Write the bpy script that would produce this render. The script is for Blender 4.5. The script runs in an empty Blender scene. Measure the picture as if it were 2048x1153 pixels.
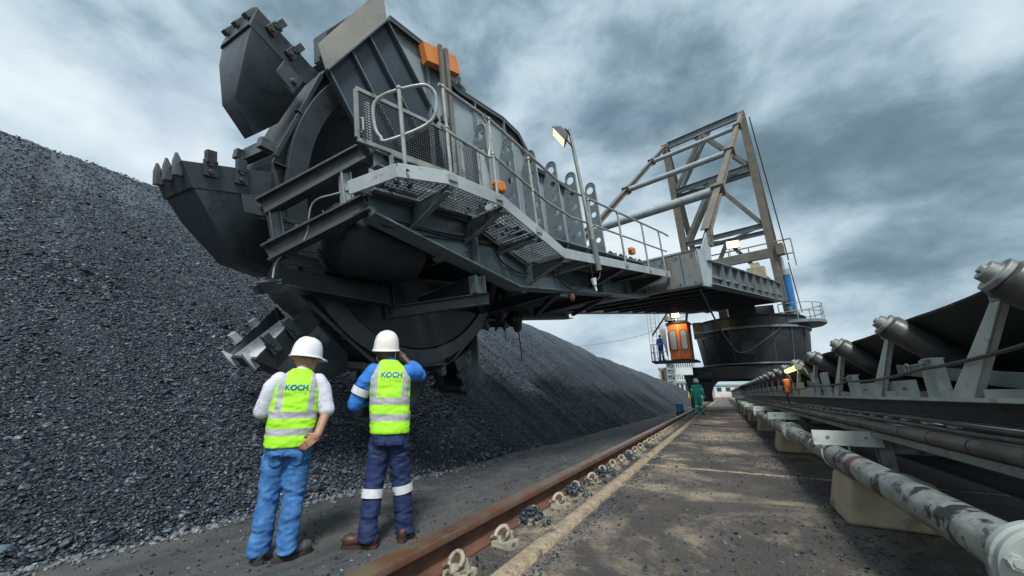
import bpy, bmesh, math, random
import numpy as np
from mathutils import Vector, Matrix, noise as mnoise
from mathutils.bvhtree import BVHTree
R = math.radians
rng = np.random.default_rng(7); random.seed(7)
SC = bpy.context.scene
COL = SC.collection

# ------------------------------------------------------------------ camera
cam = bpy.data.cameras.new('camera'); cam.sensor_width = 36; cam.lens = 36*735/2048
cam.clip_start = 0.05; cam.clip_end = 3000
camo = bpy.data.objects.new('camera', cam); COL.objects.link(camo)
camo.location = (0, 0, 1.0); camo.rotation_euler = (R(90+16.125), 0, R(28.937))
SC.camera = camo

# ------------------------------------------------------------------ sky (overcast, broken grey cloud)
SUN_EL, SUN_AZ = 50, 150          # azimuth clockwise from +Y
wd = bpy.data.worlds.new('World'); SC.world = wd; wd.use_nodes = True
nt = wd.node_tree; nt.nodes.clear()
def N(t, **k):
    n = nt.nodes.new(t)
    for a, b in k.items(): setattr(n, a, b)
    return n
def L(a, b): nt.links.new(a, b)
out = N('ShaderNodeOutputWorld'); bg = N('ShaderNodeBackground'); L(bg.outputs[0], out.inputs[0])
bg.inputs[1].default_value = 0.1
sky = N('ShaderNodeTexSky', sky_type='NISHITA', sun_disc=False)
sky.sun_elevation = R(SUN_EL); sky.sun_rotation = R(SUN_AZ); sky.air_density = 1.0; sky.dust_density = 2.0
tc = N('ShaderNodeTexCoord')
fl = N('ShaderNodeVectorMath', operation='MULTIPLY'); L(tc.outputs['Generated'], fl.inputs[0]); fl.inputs[1].default_value = (1, 1, 1.7)
SKY_OFF = (57, 17, 0)
ofs = N('ShaderNodeVectorMath', operation='ADD'); L(fl.outputs[0], ofs.inputs[0]); ofs.inputs[1].default_value = SKY_OFF
n1 = N('ShaderNodeTexNoise'); L(ofs.outputs[0], n1.inputs['Vector'])
n1.inputs['Scale'].default_value = 2.1; n1.inputs['Detail'].default_value = 4; n1.inputs['Roughness'].default_value = 0.42; n1.inputs['Distortion'].default_value = 0.25
n2 = N('ShaderNodeTexNoise'); L(ofs.outputs[0], n2.inputs['Vector'])
n2.inputs['Scale'].default_value = 7.0; n2.inputs['Detail'].default_value = 7; n2.inputs['Roughness'].default_value = 0.6; n2.inputs['Distortion'].default_value = 0.25
ad = N('ShaderNodeMath', operation='MULTIPLY_ADD'); L(n2.outputs[0], ad.inputs[0]); ad.inputs[1].default_value = 0.30; L(n1.outputs[0], ad.inputs[2])
cr = N('ShaderNodeValToRGB'); L(ad.outputs[0], cr.inputs[0])
e = cr.color_ramp.elements
e[0].position = 0.40; e[0].color = (.75, 1.15, 1.45, 1)
e[1].position = 0.80; e[1].color = (4.8, 5.4, 5.8, 1)
for p, cc in ((0.48, (1.05, 1.58, 1.95)), (0.54, (1.55, 2.2, 2.65)), (0.59, (2.35, 3.1, 3.65)), (0.645, (3.2, 4.0, 4.5)), (0.71, (3.9, 4.6, 5.05))):
    q = e.new(p); q.color = (*cc, 1)
# thin gaps where the blue sky comes through, low over the horizon a paler band
gap = N('ShaderNodeTexNoise'); L(ofs.outputs[0], gap.inputs['Vector']); gap.inputs['Scale'].default_value = 2.6; gap.inputs['Detail'].default_value = 5
gr = N('ShaderNodeValToRGB'); L(gap.outputs[0], gr.inputs[0]); gr.color_ramp.elements[0].position = 0.56; gr.color_ramp.elements[1].position = 0.72
gr.color_ramp.elements[1].color = (.45, .45, .45, 1)
mx = N('ShaderNodeMix', data_type='RGBA'); L(gr.outputs[0], mx.inputs[0]); L(cr.outputs[0], mx.inputs[6]); L(sky.outputs[0], mx.inputs[7])
L(mx.outputs[2], bg.inputs[0])

sl = bpy.data.lights.new('sun', 'SUN'); sl.energy = 2.2; sl.angle = R(12); sl.color = (1, .985, .96)
so = bpy.data.objects.new('sun', sl); COL.objects.link(so); so.location = (0, -20, 40)
so.rotation_euler = (R(90-SUN_EL), 0, R(180-SUN_AZ))
vs = SC.view_settings; vs.view_transform = 'Standard'; vs.look = 'None'; vs.exposure = 0.75; vs.gamma = 1; vs.use_curve_mapping = False
SC.render.engine = 'CYCLES'

# ------------------------------------------------------------------ materials
MATS = {}
def pmat(name, col, rough=.6, metal=0., col2=None, scale=2.5, lo=.42, hi=.62, col3=None, scale3=9., lo3=.55, hi3=.7,
         bump=.15, bscale=30., stretch=None, spec=.5, emit=None, emit_s=0., detail=6, bdist=.01, trans=0., edge=0.):
    m = bpy.data.materials.new(name); m.use_nodes = True; t = m.node_tree; t.nodes.clear()
    o = t.nodes.new('ShaderNodeOutputMaterial'); p = t.nodes.new('ShaderNodeBsdfPrincipled'); t.links.new(p.outputs[0], o.inputs[0])
    p.inputs['Roughness'].default_value = rough; p.inputs['Metallic'].default_value = metal
    p.inputs['Specular IOR Level'].default_value = spec
    p.inputs['Base Color'].default_value = (*col, 1)
    if trans: p.inputs['Transmission Weight'].default_value = trans
    if emit: p.inputs['Emission Color'].default_value = (*emit, 1); p.inputs['Emission Strength'].default_value = emit_s
    c = t.nodes.new('ShaderNodeTexCoord'); src = c.outputs['Object']
    ms = src
    if stretch:
        mp = t.nodes.new('ShaderNodeMapping'); mp.inputs['Scale'].default_value = stretch; t.links.new(src, mp.inputs[0]); ms = mp.outputs[0]
    colout = None
    def ramp(sc, a, b, vec, det=detail):
        nn = t.nodes.new('ShaderNodeTexNoise'); nn.inputs['Scale'].default_value = sc; nn.inputs['Detail'].default_value = det; nn.inputs['Roughness'].default_value = .62
        t.links.new(vec, nn.inputs['Vector'])
        r = t.nodes.new('ShaderNodeMapRange'); r.inputs['From Min'].default_value = a; r.inputs['From Max'].default_value = b
        t.links.new(nn.outputs[0], r.inputs['Value']); return r.outputs[0]
    if col2:
        x = t.nodes.new('ShaderNodeMix'); x.data_type = 'RGBA'; x.inputs[6].default_value = (*col, 1); x.inputs[7].default_value = (*col2, 1)
        t.links.new(ramp(scale, lo, hi, ms), x.inputs[0]); colout = x.outputs[2]
    if col3:
        y = t.nodes.new('ShaderNodeMix'); y.data_type = 'RGBA'; y.inputs[7].default_value = (*col3, 1)
        if colout: t.links.new(colout, y.inputs[6])
        else: y.inputs[6].default_value = (*col, 1)
        t.links.new(ramp(scale3, lo3, hi3, src), y.inputs[0]); colout = y.outputs[2]
    bev = None
    if edge:                                           # rubbed, slightly rounded edges
        bev = t.nodes.new('ShaderNodeBevel'); bev.samples = 4; bev.inputs['Radius'].default_value = .011
        ge = t.nodes.new('ShaderNodeNewGeometry'); dp = t.nodes.new('ShaderNodeVectorMath'); dp.operation = 'DOT_PRODUCT'
        t.links.new(bev.outputs[0], dp.inputs[0]); t.links.new(ge.outputs['Normal'], dp.inputs[1])
        mr = t.nodes.new('ShaderNodeMapRange'); mr.inputs['From Min'].default_value = .995; mr.inputs['From Max'].default_value = .86; mr.inputs['To Max'].default_value = edge
        t.links.new(dp.outputs['Value'], mr.inputs['Value'])
        wr = t.nodes.new('ShaderNodeMath'); wr.operation = 'MULTIPLY'; t.links.new(mr.outputs[0], wr.inputs[0]); t.links.new(ramp(7, .38, .62, src), wr.inputs[1])
        ex = t.nodes.new('ShaderNodeMix'); ex.data_type = 'RGBA'; ex.inputs[7].default_value = (*[min(1, .10+x*1.5) for x in col], 1)
        t.links.new(wr.outputs[0], ex.inputs[0])
        if colout: t.links.new(colout, ex.inputs[6])
        else: ex.inputs[6].default_value = (*col, 1)
        colout = ex.outputs[2]
    if colout: t.links.new(colout, p.inputs['Base Color'])
    if bump:
        nn = t.nodes.new('ShaderNodeTexNoise'); nn.inputs['Scale'].default_value = bscale; nn.inputs['Detail'].default_value = 5
        t.links.new(src, nn.inputs['Vector'])
        b = t.nodes.new('ShaderNodeBump'); b.inputs['Strength'].default_value = bump; b.inputs['Distance'].default_value = bdist
        t.links.new(nn.outputs[0], b.inputs['Height']); t.links.new(b.outputs[0], p.inputs['Normal'])
        if bev: t.links.new(bev.outputs[0], b.inputs['Normal'])
        rr = t.nodes.new('ShaderNodeMapRange'); rr.inputs['To Min'].default_value = max(rough-.12, .05); rr.inputs['To Max'].default_value = min(rough+.12, 1)
        t.links.new(nn.outputs[0], rr.inputs['Value']); t.links.new(rr.outputs[0], p.inputs['Roughness'])
    MATS[name] = m; return m
M = MATS
pmat('bracket_grey', (.21,.265,.29), .38, .0, (.28,.34,.365), 1.2, .4, .65, (.10,.11,.115), 5, .58, .75, .12, 40, edge=0.70)
pmat('steel_mid', (.062,.075,.084), .42, .0, (.09,.107,.118), 1.4, .4, .65, (.03,.034,.038), 6, .55, .72, .2, 40, edge=0.70)
pmat('steel_dark', (.036,.044,.051), .42, .0, (.050,.060,.069), 1.6, .4, .65, (.016,.018,.021), 7, .52, .7, .2, 45, edge=0.55)
pmat('steel_black', (.012,.015,.018), .5, .0, (.024,.029,.034), 1.8, .4, .65, (.009,.010,.012), 7, .52, .7, .2, 45, edge=0.25)  # near-black steel, deep shade under boom and inside wheel put into its colour
pmat('hood_blue', (.020,.038,.055), .42, .0, (.034,.055,.075), 1.2, .4, .65, (.05,.055,.06), 6, .62, .72, .1, 40, edge=0.70)
pmat('steel_grey', (.13,.165,.18), .42, .0, (.18,.22,.235), 1.2, .4, .65, (.05,.057,.062), 5, .55, .75, .15, 40, edge=0.70)
pmat('steel_web', (.070,.105,.122), .31, .0, (.125,.165,.18), 1.1, .42, .62, (.10,.07,.045), 3.5, .66, .78, .15, 40, stretch=(1,1,.25), edge=0.70)
pmat('steel_light', (.36,.41,.425), .42, .0, (.27,.305,.31), 2, .4, .65, (.12,.11,.10), 6, .6, .75, .12, 40, edge=0.70)
pmat('steel_rusty', (.20,.225,.225), .5, .0, (.19,.10,.045), 1.5, .52, .68, (.09,.10,.10), 5, .55, .7, .15, 40, stretch=(1.2,1.2,.18))
pmat('worn_steel_sheen', (.66,.68,.70), .38, .15, (.36,.38,.40), 4, .45, .65, (.08,.085,.09), 8, .6, .72, .25, 35)  # bare worn steel, its sky reflection painted in as a whiter tone
pmat('tan_paint', (.155,.133,.103), .6, .0, (.105,.10,.088), 1.5, .42, .62, (.30,.27,.22), 4, .62, .72, .15, 40, edge=0.70)
pmat('green_grey', (.10,.108,.095), .6, .0, (.17,.165,.14), 1.2, .42, .62, (.20,.13,.07), 3, .64, .76, .15, 40, edge=0.70)
pmat('galv', (.58,.62,.58), .45, .1, (.42,.455,.43), 3, .4, .65, (.13,.14,.135), 5, .58, .72, .15, 60)
pmat('galv_dull', (.30,.325,.305), .5, .15, (.20,.22,.21), 3, .4, .65, (.07,.075,.075), 4, .52, .68, .15, 60, edge=0.70)
pmat('handrail', (.36,.38,.37), .42, .3, (.25,.265,.255), 6, .45, .65, (.12,.10,.08), 14, .62, .72, .1, 80)
pmat('orange', (.62,.20,.035), .5, .0, (.50,.15,.03), 3, .45, .65, (.22,.10,.04), 9, .62, .75, .1, 60)
pmat('orange_bright', (.90,.24,.06), .42, .0, (.70,.15,.04), 3, .45, .65, None, bump=.05)
pmat('rust', (.155,.075,.048), .75, .1, (.095,.045,.032), 5, .4, .62, (.055,.04,.034), 3, .56, .70, .35, 60)
pmat('rail_top', (.21,.15,.115), .38, .5, (.19,.085,.05), 5, .4, .6, (.09,.075,.065), 9, .58, .7, .25, 50)
pmat('clip', (.40,.37,.27), .65, .0, (.25,.225,.17), 14, .42, .62, (.045,.042,.04), 18, .50, .62, .2, 90)
pmat('rubber', (.016,.017,.019), .62, .0, (.03,.031,.032), 2, .45, .7, None, bump=.2, bscale=20)
pmat('roller', (.055,.056,.057), .42, .25, (.10,.098,.09), 5, .48, .68, (.026,.026,.026), 9, .5, .7, .1, 50)
pmat('cable', (.045,.045,.043), .5, .0, (.09,.088,.08), 4, .5, .65, None, bump=.1)
pmat('conduit', (.135,.125,.105), .5, .0, (.075,.07,.062), 3, .42, .62, (.035,.035,.035), 8, .56, .7, .1, 60)
pmat('pipe', (.40,.425,.385), .48, .1, (.23,.25,.23), 9, .40, .60, (.030,.032,.033), 5.5, .525, .575, .25, 60, stretch=(1,.6,1))
pmat('pipe_red', (.16,.06,.055), .6, .0, (.10,.05,.045), 8, .4, .6, None, bump=.1)
pmat('flange_paint', (.42,.46,.43), .42, .0, (.33,.365,.34), 3, .4, .6, (.15,.16,.15), 8, .6, .7, .1, 60)
pmat('concrete', (.47,.405,.285), .85, .0, (.34,.295,.21), 3, .4, .65, (.07,.065,.06), 2.6, .56, .72, .4, 50, bdist=.012)
pmat('concrete_rough', (.42,.335,.23), .9, .0, (.27,.215,.15), 14, .4, .62, (.05,.045,.042), 5, .54, .68, .8, 60, bdist=.03)
pmat('coal_pale', (.11,.13,.14), .42, .0, (.20,.22,.23), 12, .45, .65, None, bump=.4, bscale=60, spec=.6)
pmat('blue_paint', (.03,.20,.48), .4, .0, (.025,.16,.38), 3, .4, .6, None, bump=.05)
pmat('beige_box', (.42,.36,.25), .6, .0, (.33,.28,.20), 3, .4, .6, (.2,.12,.07), 5, .62, .72, .1)
pmat('white_wall', (.62,.68,.66), .6, .0, (.5,.56,.55), .2, .4, .6, None, bump=0)
pmat('far_grey', (.25,.28,.29), .7, bump=0)
pmat('far_dark', (.04,.05,.055), .4, bump=0)
pmat('glass', (.42,.48,.52), .06, .0, spec=.8, bump=0)
pmat('black', (.012,.012,.013), .5, bump=0)
pmat('lamp_warm', (1,.9,.6), .4, bump=0, emit=(1,.74,.36), emit_s=1.5)
pmat('lamp_hot', (1,.8,.5), .4, bump=0, emit=(1,.78,.42), emit_s=4)
pmat('lamp_soft', (1,.9,.6), .4, bump=0, emit=(1,.84,.5), emit_s=.75)
pmat('lamp_yellow', (1,1,.5), .4, bump=0, emit=(1,1,.35), emit_s=.9)
pmat('purple', (.10,.012,.05), .6, bump=.1)
pmat('safety_orange', (.75,.20,.05), .6, bump=0)
pmat('white_plastic', (.75,.77,.80), .32, bump=0)
# people
pmat('skin', (.40,.21,.14), .55, 0, (.34,.16,.105), 14, .4, .62, None, bump=.15, bscale=120, bdist=.003)
pmat('skin_dark', (.10,.055,.036), .5, 0, (.075,.04,.026), 14, .4, .62, None, bump=.15, bscale=120, bdist=.003)
pmat('helmet', (.78,.79,.82), .30, 0, (.70,.71,.74), 8, .5, .7, None, bump=.03)
pmat('helmet_cream', (.80,.77,.70), .32, 0, (.70,.67,.6), 8, .5, .7, None, bump=.03)
pmat('hair_dark', (.02,.018,.016), .8, bump=.5, bscale=200)
pmat('hair_grey', (.16,.13,.11), .8, bump=.5, bscale=200)
pmat('jeans', (.030,.125,.34), .85, 0, (.070,.22,.48), 6, .42, .62, (.03,.10,.28), 16, .5, .7, .5, 300, bdist=.004)
pmat('denim_pocket', (.022,.095,.27), .85, 0, (.055,.18,.42), 9, .42, .62, None, bump=.5, bscale=300, bdist=.004)
pmat('navy_pocket', (.008,.017,.062), .8, 0, (.013,.028,.095), 9, .42, .62, None, bump=.5, bscale=300, bdist=.004)
pmat('navy', (.010,.022,.080), .8, 0, (.017,.036,.12), 6, .42, .62, None, bump=.5, bscale=250, bdist=.004)
pmat('blue_shirt', (.02,.15,.52), .75, 0, (.03,.19,.6), 8, .4, .62, None, bump=.4, bscale=250, bdist=.004)
pmat('teal_cloth', (.03,.42,.31), .8, 0, (.045,.50,.38), 8, .4, .62, None, bump=.3, bscale=150)
pmat('royal_cloth', (.02,.05,.32), .8, 0, (.03,.07,.4), 8, .4, .62, None, bump=.3, bscale=150)
pmat('reflective', (.50,.51,.54), .45, .1, (.42,.43,.46), 25, .4, .6, None, bump=.1, bscale=200)
pmat('reflective_white', (.72,.73,.74), .45, 0, (.6,.61,.62), 20, .4, .6, None, bump=.1, bscale=200)
pmat('boot_brown', (.075,.034,.028), .5, 0, (.05,.024,.02), 20, .4, .6, (.05,.045,.045), 20, .6, .7, .2, 120)
pmat('boot_grey', (.05,.05,.05), .6, 0, (.08,.078,.075), 20, .4, .6, None, bump=.2, bscale=120)
pmat('sole', (.04,.038,.036), .7, bump=.1)
pmat('logo_blue', (.01,.09,.36), .6, bump=0)
pmat('logo_gold', (.52,.50,.06), .6, bump=0)

def node_mat(name, fn, rough=.8):
    m = bpy.data.materials.new(name); m.use_nodes = True; t = m.node_tree
    p = t.nodes['Principled BSDF']; p.inputs['Roughness'].default_value = rough
    fn(t, p); MATS[name] = m; return m
class NG:                      # tiny expression helper on a node tree
    def __init__(s, t): s.t = t
    def n(s, ty, **k):
        x = s.t.nodes.new(ty)
        for a, b in k.items(): setattr(x, a, b)
        return x
    def put(s, sock, v):
        if isinstance(v, (int, float)): sock.default_value = v
        elif isinstance(v, tuple): sock.default_value = v if len(v) != 3 or sock.type != 'RGBA' else (*v, 1)
        else: s.t.links.new(v, sock)
    def m(s, op, a, b=0., c=0., clamp=False):
        x = s.n('ShaderNodeMath', operation=op, use_clamp=clamp)
        s.put(x.inputs[0], a); s.put(x.inputs[1], b); s.put(x.inputs[2], c); return x.outputs[0]
    def band(s, v, a, b):      # 1 inside a..b
        return s.m('MULTIPLY', s.m('GREATER_THAN', v, a), s.m('LESS_THAN', v, b))
    def mix(s, f, a, b):
        x = s.n('ShaderNodeMix', data_type='RGBA'); s.put(x.inputs[0], f); s.put(x.inputs[6], a); s.put(x.inputs[7], b); return x.outputs[2]
    def noise(s, vec, sc, det=5, rough=.6, a=None, b=None, dist=0.):
        x = s.n('ShaderNodeTexNoise'); s.put(x.inputs['Vector'], vec); x.inputs['Scale'].default_value = sc; x.inputs['Detail'].default_value = det; x.inputs['Roughness'].default_value = rough; x.inputs['Distortion'].default_value = dist
        if a is None: return x.outputs[0]
        r = s.n('ShaderNodeMapRange'); s.put(r.inputs['Value'], x.outputs[0]); r.inputs['From Min'].default_value = a; r.inputs['From Max'].default_value = b; return r.outputs[0]
    def obj(s): return s.n('ShaderNodeTexCoord').outputs['Object']
    def xyz(s, v):
        x = s.n('ShaderNodeSeparateXYZ'); s.put(x.inputs[0], v); return x.outputs
    def scale(s, v, k):
        x = s.n('ShaderNodeMapping'); s.put(x.inputs[0], v); x.inputs['Scale'].default_value = k; return x.outputs[0]
    def bump(s, p, h, st, d):
        b = s.n('ShaderNodeBump'); b.inputs['Strength'].default_value = st; b.inputs['Distance'].default_value = d; s.put(b.inputs['Height'], h); s.put(p.inputs['Normal'], b.outputs[0])

def vest_mat(name, upper, lower, w, vx, vw, ztop):
    def fn(t, p):
        g = NG(t); o = g.obj(); x, y, z = g.xyz(o)
        wob = g.m('MULTIPLY', g.m('SUBTRACT', g.noise(o, 7, 3), .5), .02)
        zz = g.m('ADD', z, wob); xx = g.m('ADD', x, wob)
        h = g.m('MAXIMUM', g.band(zz, upper, upper+w), g.band(zz, lower, lower+w))
        ax = g.m('ABSOLUTE', xx)
        v = g.m('MULTIPLY', g.band(ax, vx, vx+vw), g.m('GREATER_THAN', zz, upper+.01))
        msk = g.m('MAXIMUM', h, v)
        cl = g.mix(g.noise(o, 5, 4, .6, .35, .7), (.34,.80,.015), (.42,.90,.035))
        trim = g.m('LESS_THAN', zz, ztop)
        c = g.mix(msk, cl, g.mix(g.noise(o, 30, 3, .6, .4, .6), (.36,.37,.40), (.45,.46,.49)))
        c = g.mix(trim, c, (.02,.035,.06))
        g.put(p.inputs['Base Color'], c); g.bump(p, g.noise(o, 260, 2), .3, .003)
    return node_mat(name, fn, .7)
vest_mat('vest_a', 1.105, .965, .058, .105, .055, .865)
vest_mat('vest_b', 1.135, .995, .06, .115, .06, .885)
def f_check(t, p):
    g = NG(t); x, y, z = g.xyz(g.obj())
    gx = g.m('LESS_THAN', g.m('FRACT', g.m('MULTIPLY', g.m('ADD', x, y), 75.)), .25); gz = g.m('LESS_THAN', g.m('FRACT', g.m('MULTIPLY', z, 75.)), .25)
    s_ = g.m('MULTIPLY', g.m('ADD', gx, gz), .5)
    g.put(p.inputs['Base Color'], g.mix(s_, (.68,.69,.75), (.34,.36,.52)))
node_mat('check_shirt', f_check, .8)
def f_path(t, p):
    g = NG(t); o = g.obj()
    x, y, z = g.xyz(o)
    spill = g.m('MULTIPLY', g.m('SUBTRACT', x, -.3), .38, clamp=True)
    big = g.m('ADD', g.noise(o, .5, 9, .74, .43, .53, .5), spill, clamp=True)
    mid = g.noise(g.scale(o, (1, .6, 1)), 1.7, 6, .68, .44, .60)
    fine = g.m('MULTIPLY', g.noise(o, 34, 4, .75, .48, .60), g.noise(o, 2.3, 4, .6, .38, .58))
    grit = g.noise(o, 110, 3, .7, .55, .68)
    base = g.mix(mid, (.34,.28,.205), (.15,.13,.11))
    base = g.mix(g.m('MULTIPLY', big, .86), base, (.034,.034,.036))
    base = g.mix(g.m('MULTIPLY', fine, .85), base, (.024,.023,.024))
    base = g.mix(g.m('MULTIPLY', grit, .5), base, (.24,.19,.14))
    g.put(p.inputs['Base Color'], base)
    g.put(p.inputs['Roughness'], g.m('MULTIPLY_ADD', big, -.2, .9))
    g.bump(p, g.m('ADD', g.noise(o, 45, 5, .7), g.noise(o, 6, 3)), .7, .02)
node_mat('path', f_path, .85)
def f_yard(t, p):
    g = NG(t); o = g.obj()
    big = g.noise(g.scale(o, (1, .35, 1)), .8, 5, .65, .42, .62)
    mid = g.noise(o, 3.5, 5, .7, .45, .62)
    fine = g.noise(o, 50, 4, .7, .56, .68)
    trk = g.noise(g.scale(o, (6, .4, 1)), 1.0, 3, .6, .5, .62)
    base = g.mix(big, (.085,.088,.086), (.036,.041,.045))
    base = g.mix(g.m('MULTIPLY', mid, .6), base, (.115,.110,.10))
    base = g.mix(g.m('MULTIPLY', trk, .5), base, (.030,.033,.036))
    base = g.mix(g.m('MULTIPLY', fine, .6), base, (.12,.125,.125))
    g.put(p.inputs['Base Color'], base); g.bump(p, g.m('ADD', g.noise(o, 60, 5, .7), g.noise(o, 5, 4)), .7, .02)
node_mat('yard', f_yard, .8)
def f_coal(t, p):
    g = NG(t); o = g.obj(); at = g.n('ShaderNodeAttribute', attribute_name='tint').outputs['Fac']
    c = g.mix(at, (.004,.008,.013), (.145,.205,.27))
    c = g.mix(g.noise(o, 45, 3, .6, .35, .7), c, g.mix(.35, c, (.05,.065,.08)))
    g.put(p.inputs['Base Color'], c); g.put(p.inputs['Roughness'], g.noise(o, 30, 3, .6, -.4, 1.3)); p.inputs['Specular IOR Level'].default_value = .7
    g.bump(p, g.noise(o, 90, 3, .6), .3, .006)
node_mat('coal', f_coal, .35)
def f_pile(t, p):
    g = NG(t); o = g.obj()
    v = g.n('ShaderNodeTexVoronoi'); g.put(v.inputs['Vector'], o); v.inputs['Scale'].default_value = 15
    v2 = g.n('ShaderNodeTexVoronoi'); g.put(v2.inputs['Vector'], o); v2.inputs['Scale'].default_value = 34
    big = g.noise(o, .35, 4, .6, .4, .62); mid = g.noise(g.scale(o, (.5, 1.6, .5)), 1.1, 5, .65, .42, .6)
    x, y, z = g.xyz(o); fin = g.m('ADD', g.m('MULTIPLY', g.m('SUBTRACT', z, 1.6), .22), g.m('MULTIPLY', g.noise(o, .5, 4, .6, .35, .65), .35), clamp=True)  # paler higher up: fines, with sky reflection and haze painted in
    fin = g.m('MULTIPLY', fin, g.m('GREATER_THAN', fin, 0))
    base = g.mix(fin, g.mix(mid, (.014,.020,.027), (.009,.013,.018)), g.mix(mid, (.060,.082,.108), (.036,.051,.070)))  # shade in the gaps between lumps put into the dark lower colour
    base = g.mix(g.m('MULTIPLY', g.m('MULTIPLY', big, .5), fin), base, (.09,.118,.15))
    base = g.mix(g.m('MULTIPLY', g.noise(o, 26, 4, .7, .57, .7), .8), base, (.13,.145,.155))
    g.put(p.inputs['Base Color'], base)
    st = g.noise(g.scale(o, (.12, 1.6, .12)), 1.5, 5, .6, .44, .58)
    base = g.mix(g.m('MULTIPLY', st, .55), base, (.016,.022,.030))
    g.put(p.inputs['Base Color'], base)
    h = g.m('ADD', g.m('MULTIPLY', v.outputs['Distance'], .7), g.m('MULTIPLY', v2.outputs['Distance'], .45))
    g.bump(p, h, 1.0, .06)
    p.inputs['Specular IOR Level'].default_value = .5
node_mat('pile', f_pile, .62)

# ------------------------------------------------------------------ geometry helpers
V3 = Vector
ZUP = V3((0, 0, 1))
RM = {}                                    # world matrix of every object made here
def nz(v): v = V3(v); return v.normalized()
class MB:
    def __init__(s): s.v = []; s.f = []
    def add(s, vs, fs):
        k = len(s.v); s.v += [tuple(a) for a in vs]; s.f += [tuple(i+k for i in f) for f in fs]; return s
    def box(s, c, size, ax=None):
        c = V3(c); x, y, z = ax if ax else (V3((1,0,0)), V3((0,1,0)), ZUP)
        h = [q/2 for q in size]; vs = []
        for k in (-1, 1):
            for j in (-1, 1):
                for i in (-1, 1): vs.append(c + x*(h[0]*i) + y*(h[1]*j) + z*(h[2]*k))
        return s.add(vs, [(0,2,3,1),(4,5,7,6),(0,1,5,4),(2,6,7,3),(0,4,6,2),(1,3,7,5)])
    def beam(s, a, b, w, h, up=ZUP):
        a = V3(a); b = V3(b); d = (b-a); l = d.length; d = d/l; up = V3(up)
        sd = d.cross(up)
        if sd.length < 1e-4: sd = d.cross(V3((1,0,0)))
        sd.normalize(); u = sd.cross(d)
        return s.box((a+b)/2, (w, l, h), (sd, d, u))
    def ibeam(s, a, b, w, h, tf=.02, tw=.014, up=ZUP):
        a = V3(a); b = V3(b); d = (b-a).normalized(); sd = d.cross(V3(up)).normalized(); u = sd.cross(d)
        k = u*(h/2-tf/2)
        s.beam(a+k, b+k, w, tf, u); s.beam(a-k, b-k, w, tf, u); s.beam(a, b, tw, h-2*tf, u); return s
    def chan(s, a, b, w, h, side, t=.012, up=ZUP):      # channel: web plus two flanges towards +side
        a = V3(a); b = V3(b); d = (b-a).normalized(); sd = d.cross(V3(up)).normalized(); u = sd.cross(d); sg = side
        s.beam(a, b, t, h, u)
        for k in (1, -1):
            o = u*(k*(h/2-t/2)) + sd*(sg*(w/2+t/2)); s.beam(a+o, b+o, w, t, u)
        return s
    def tube(s, pts, r, seg=8, cap=True):
        pts = [V3(p) for p in pts]; n = len(pts); rs = r if isinstance(r, (list, tuple)) else [r]*n
        vs = []; up = None
        for i, p in enumerate(pts):
            d = (pts[min(i+1, n-1)] - pts[max(i-1, 0)]).normalized()
            if up is None:
                up = d.orthogonal().normalized()
            up = (up - d*up.dot(d)).normalized(); sd = d.cross(up)
            for k in range(seg):
                a = 2*math.pi*k/seg; vs.append(p + up*(rs[i]*math.cos(a)) + sd*(rs[i]*math.sin(a)))
        fs = [(i*seg+k, i*seg+(k+1) % seg, (i+1)*seg+(k+1) % seg, (i+1)*seg+k) for i in range(n-1) for k in range(seg)]
        if cap: fs += [tuple(range(seg-1, -1, -1)), tuple(range((n-1)*seg, n*seg))]
        return s.add(vs, fs)
    def plate(s, pts, ext):
        pts = [V3(p) for p in pts]; e_ = V3(ext); n = len(pts)
        return s.add(pts + [p+e_ for p in pts], [tuple(range(n-1, -1, -1)), tuple(range(n, 2*n))] + [(i, (i+1) % n, n+(i+1) % n, n+i) for i in range(n)])
    def lathe(s, prof, c, ax, x, seg=48, a0=0., a1=2*math.pi):   # prof: (radius, axial)
        c = V3(c); ax = V3(ax); x = V3(x); y = ax.cross(x); full = abs(a1-a0-2*math.pi) < 1e-6
        m = seg if full else seg+1; n = len(prof); vs = []
        for k in range(m):
            a = a0+(a1-a0)*k/seg; d = x*math.cos(a)+y*math.sin(a)
            for r, h in prof: vs.append(c+d*r+ax*h)
        fs = []
        for k in range(seg):
            k2 = (k+1) % m
            for i in range(n-1): fs.append((k*n+i, k2*n+i, k2*n+i+1, k*n+i+1))
        return s.add(vs, fs)
    def ball(s, c, r, seg=10, rings=6, ax=None):
        c = V3(c); rx, ry, rz = r if isinstance(r, (list, tuple)) else (r, r, r); X, Y, Z = ax if ax else (V3((1,0,0)), V3((0,1,0)), ZUP)
        vs = [c+Z*rz]
        for i in range(1, rings):
            th = math.pi*i/rings
            for k in range(seg):
                a = 2*math.pi*k/seg; vs.append(c+X*(rx*math.sin(th)*math.cos(a))+Y*(ry*math.sin(th)*math.sin(a))+Z*(rz*math.cos(th)))
        vs.append(c-Z*rz); fs = [(0, 1+k, 1+(k+1) % seg) for k in range(seg)]
        for i in range(rings-2):
            for k in range(seg): fs.append((1+i*seg+k, 1+(i+1)*seg+k, 1+(i+1)*seg+(k+1) % seg, 1+i*seg+(k+1) % seg))
        b = 1+(rings-2)*seg; e_ = len(vs)-1; fs += [(e_, b+(k+1) % seg, b+k) for k in range(seg)]
        return s.add(vs, fs)
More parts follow.
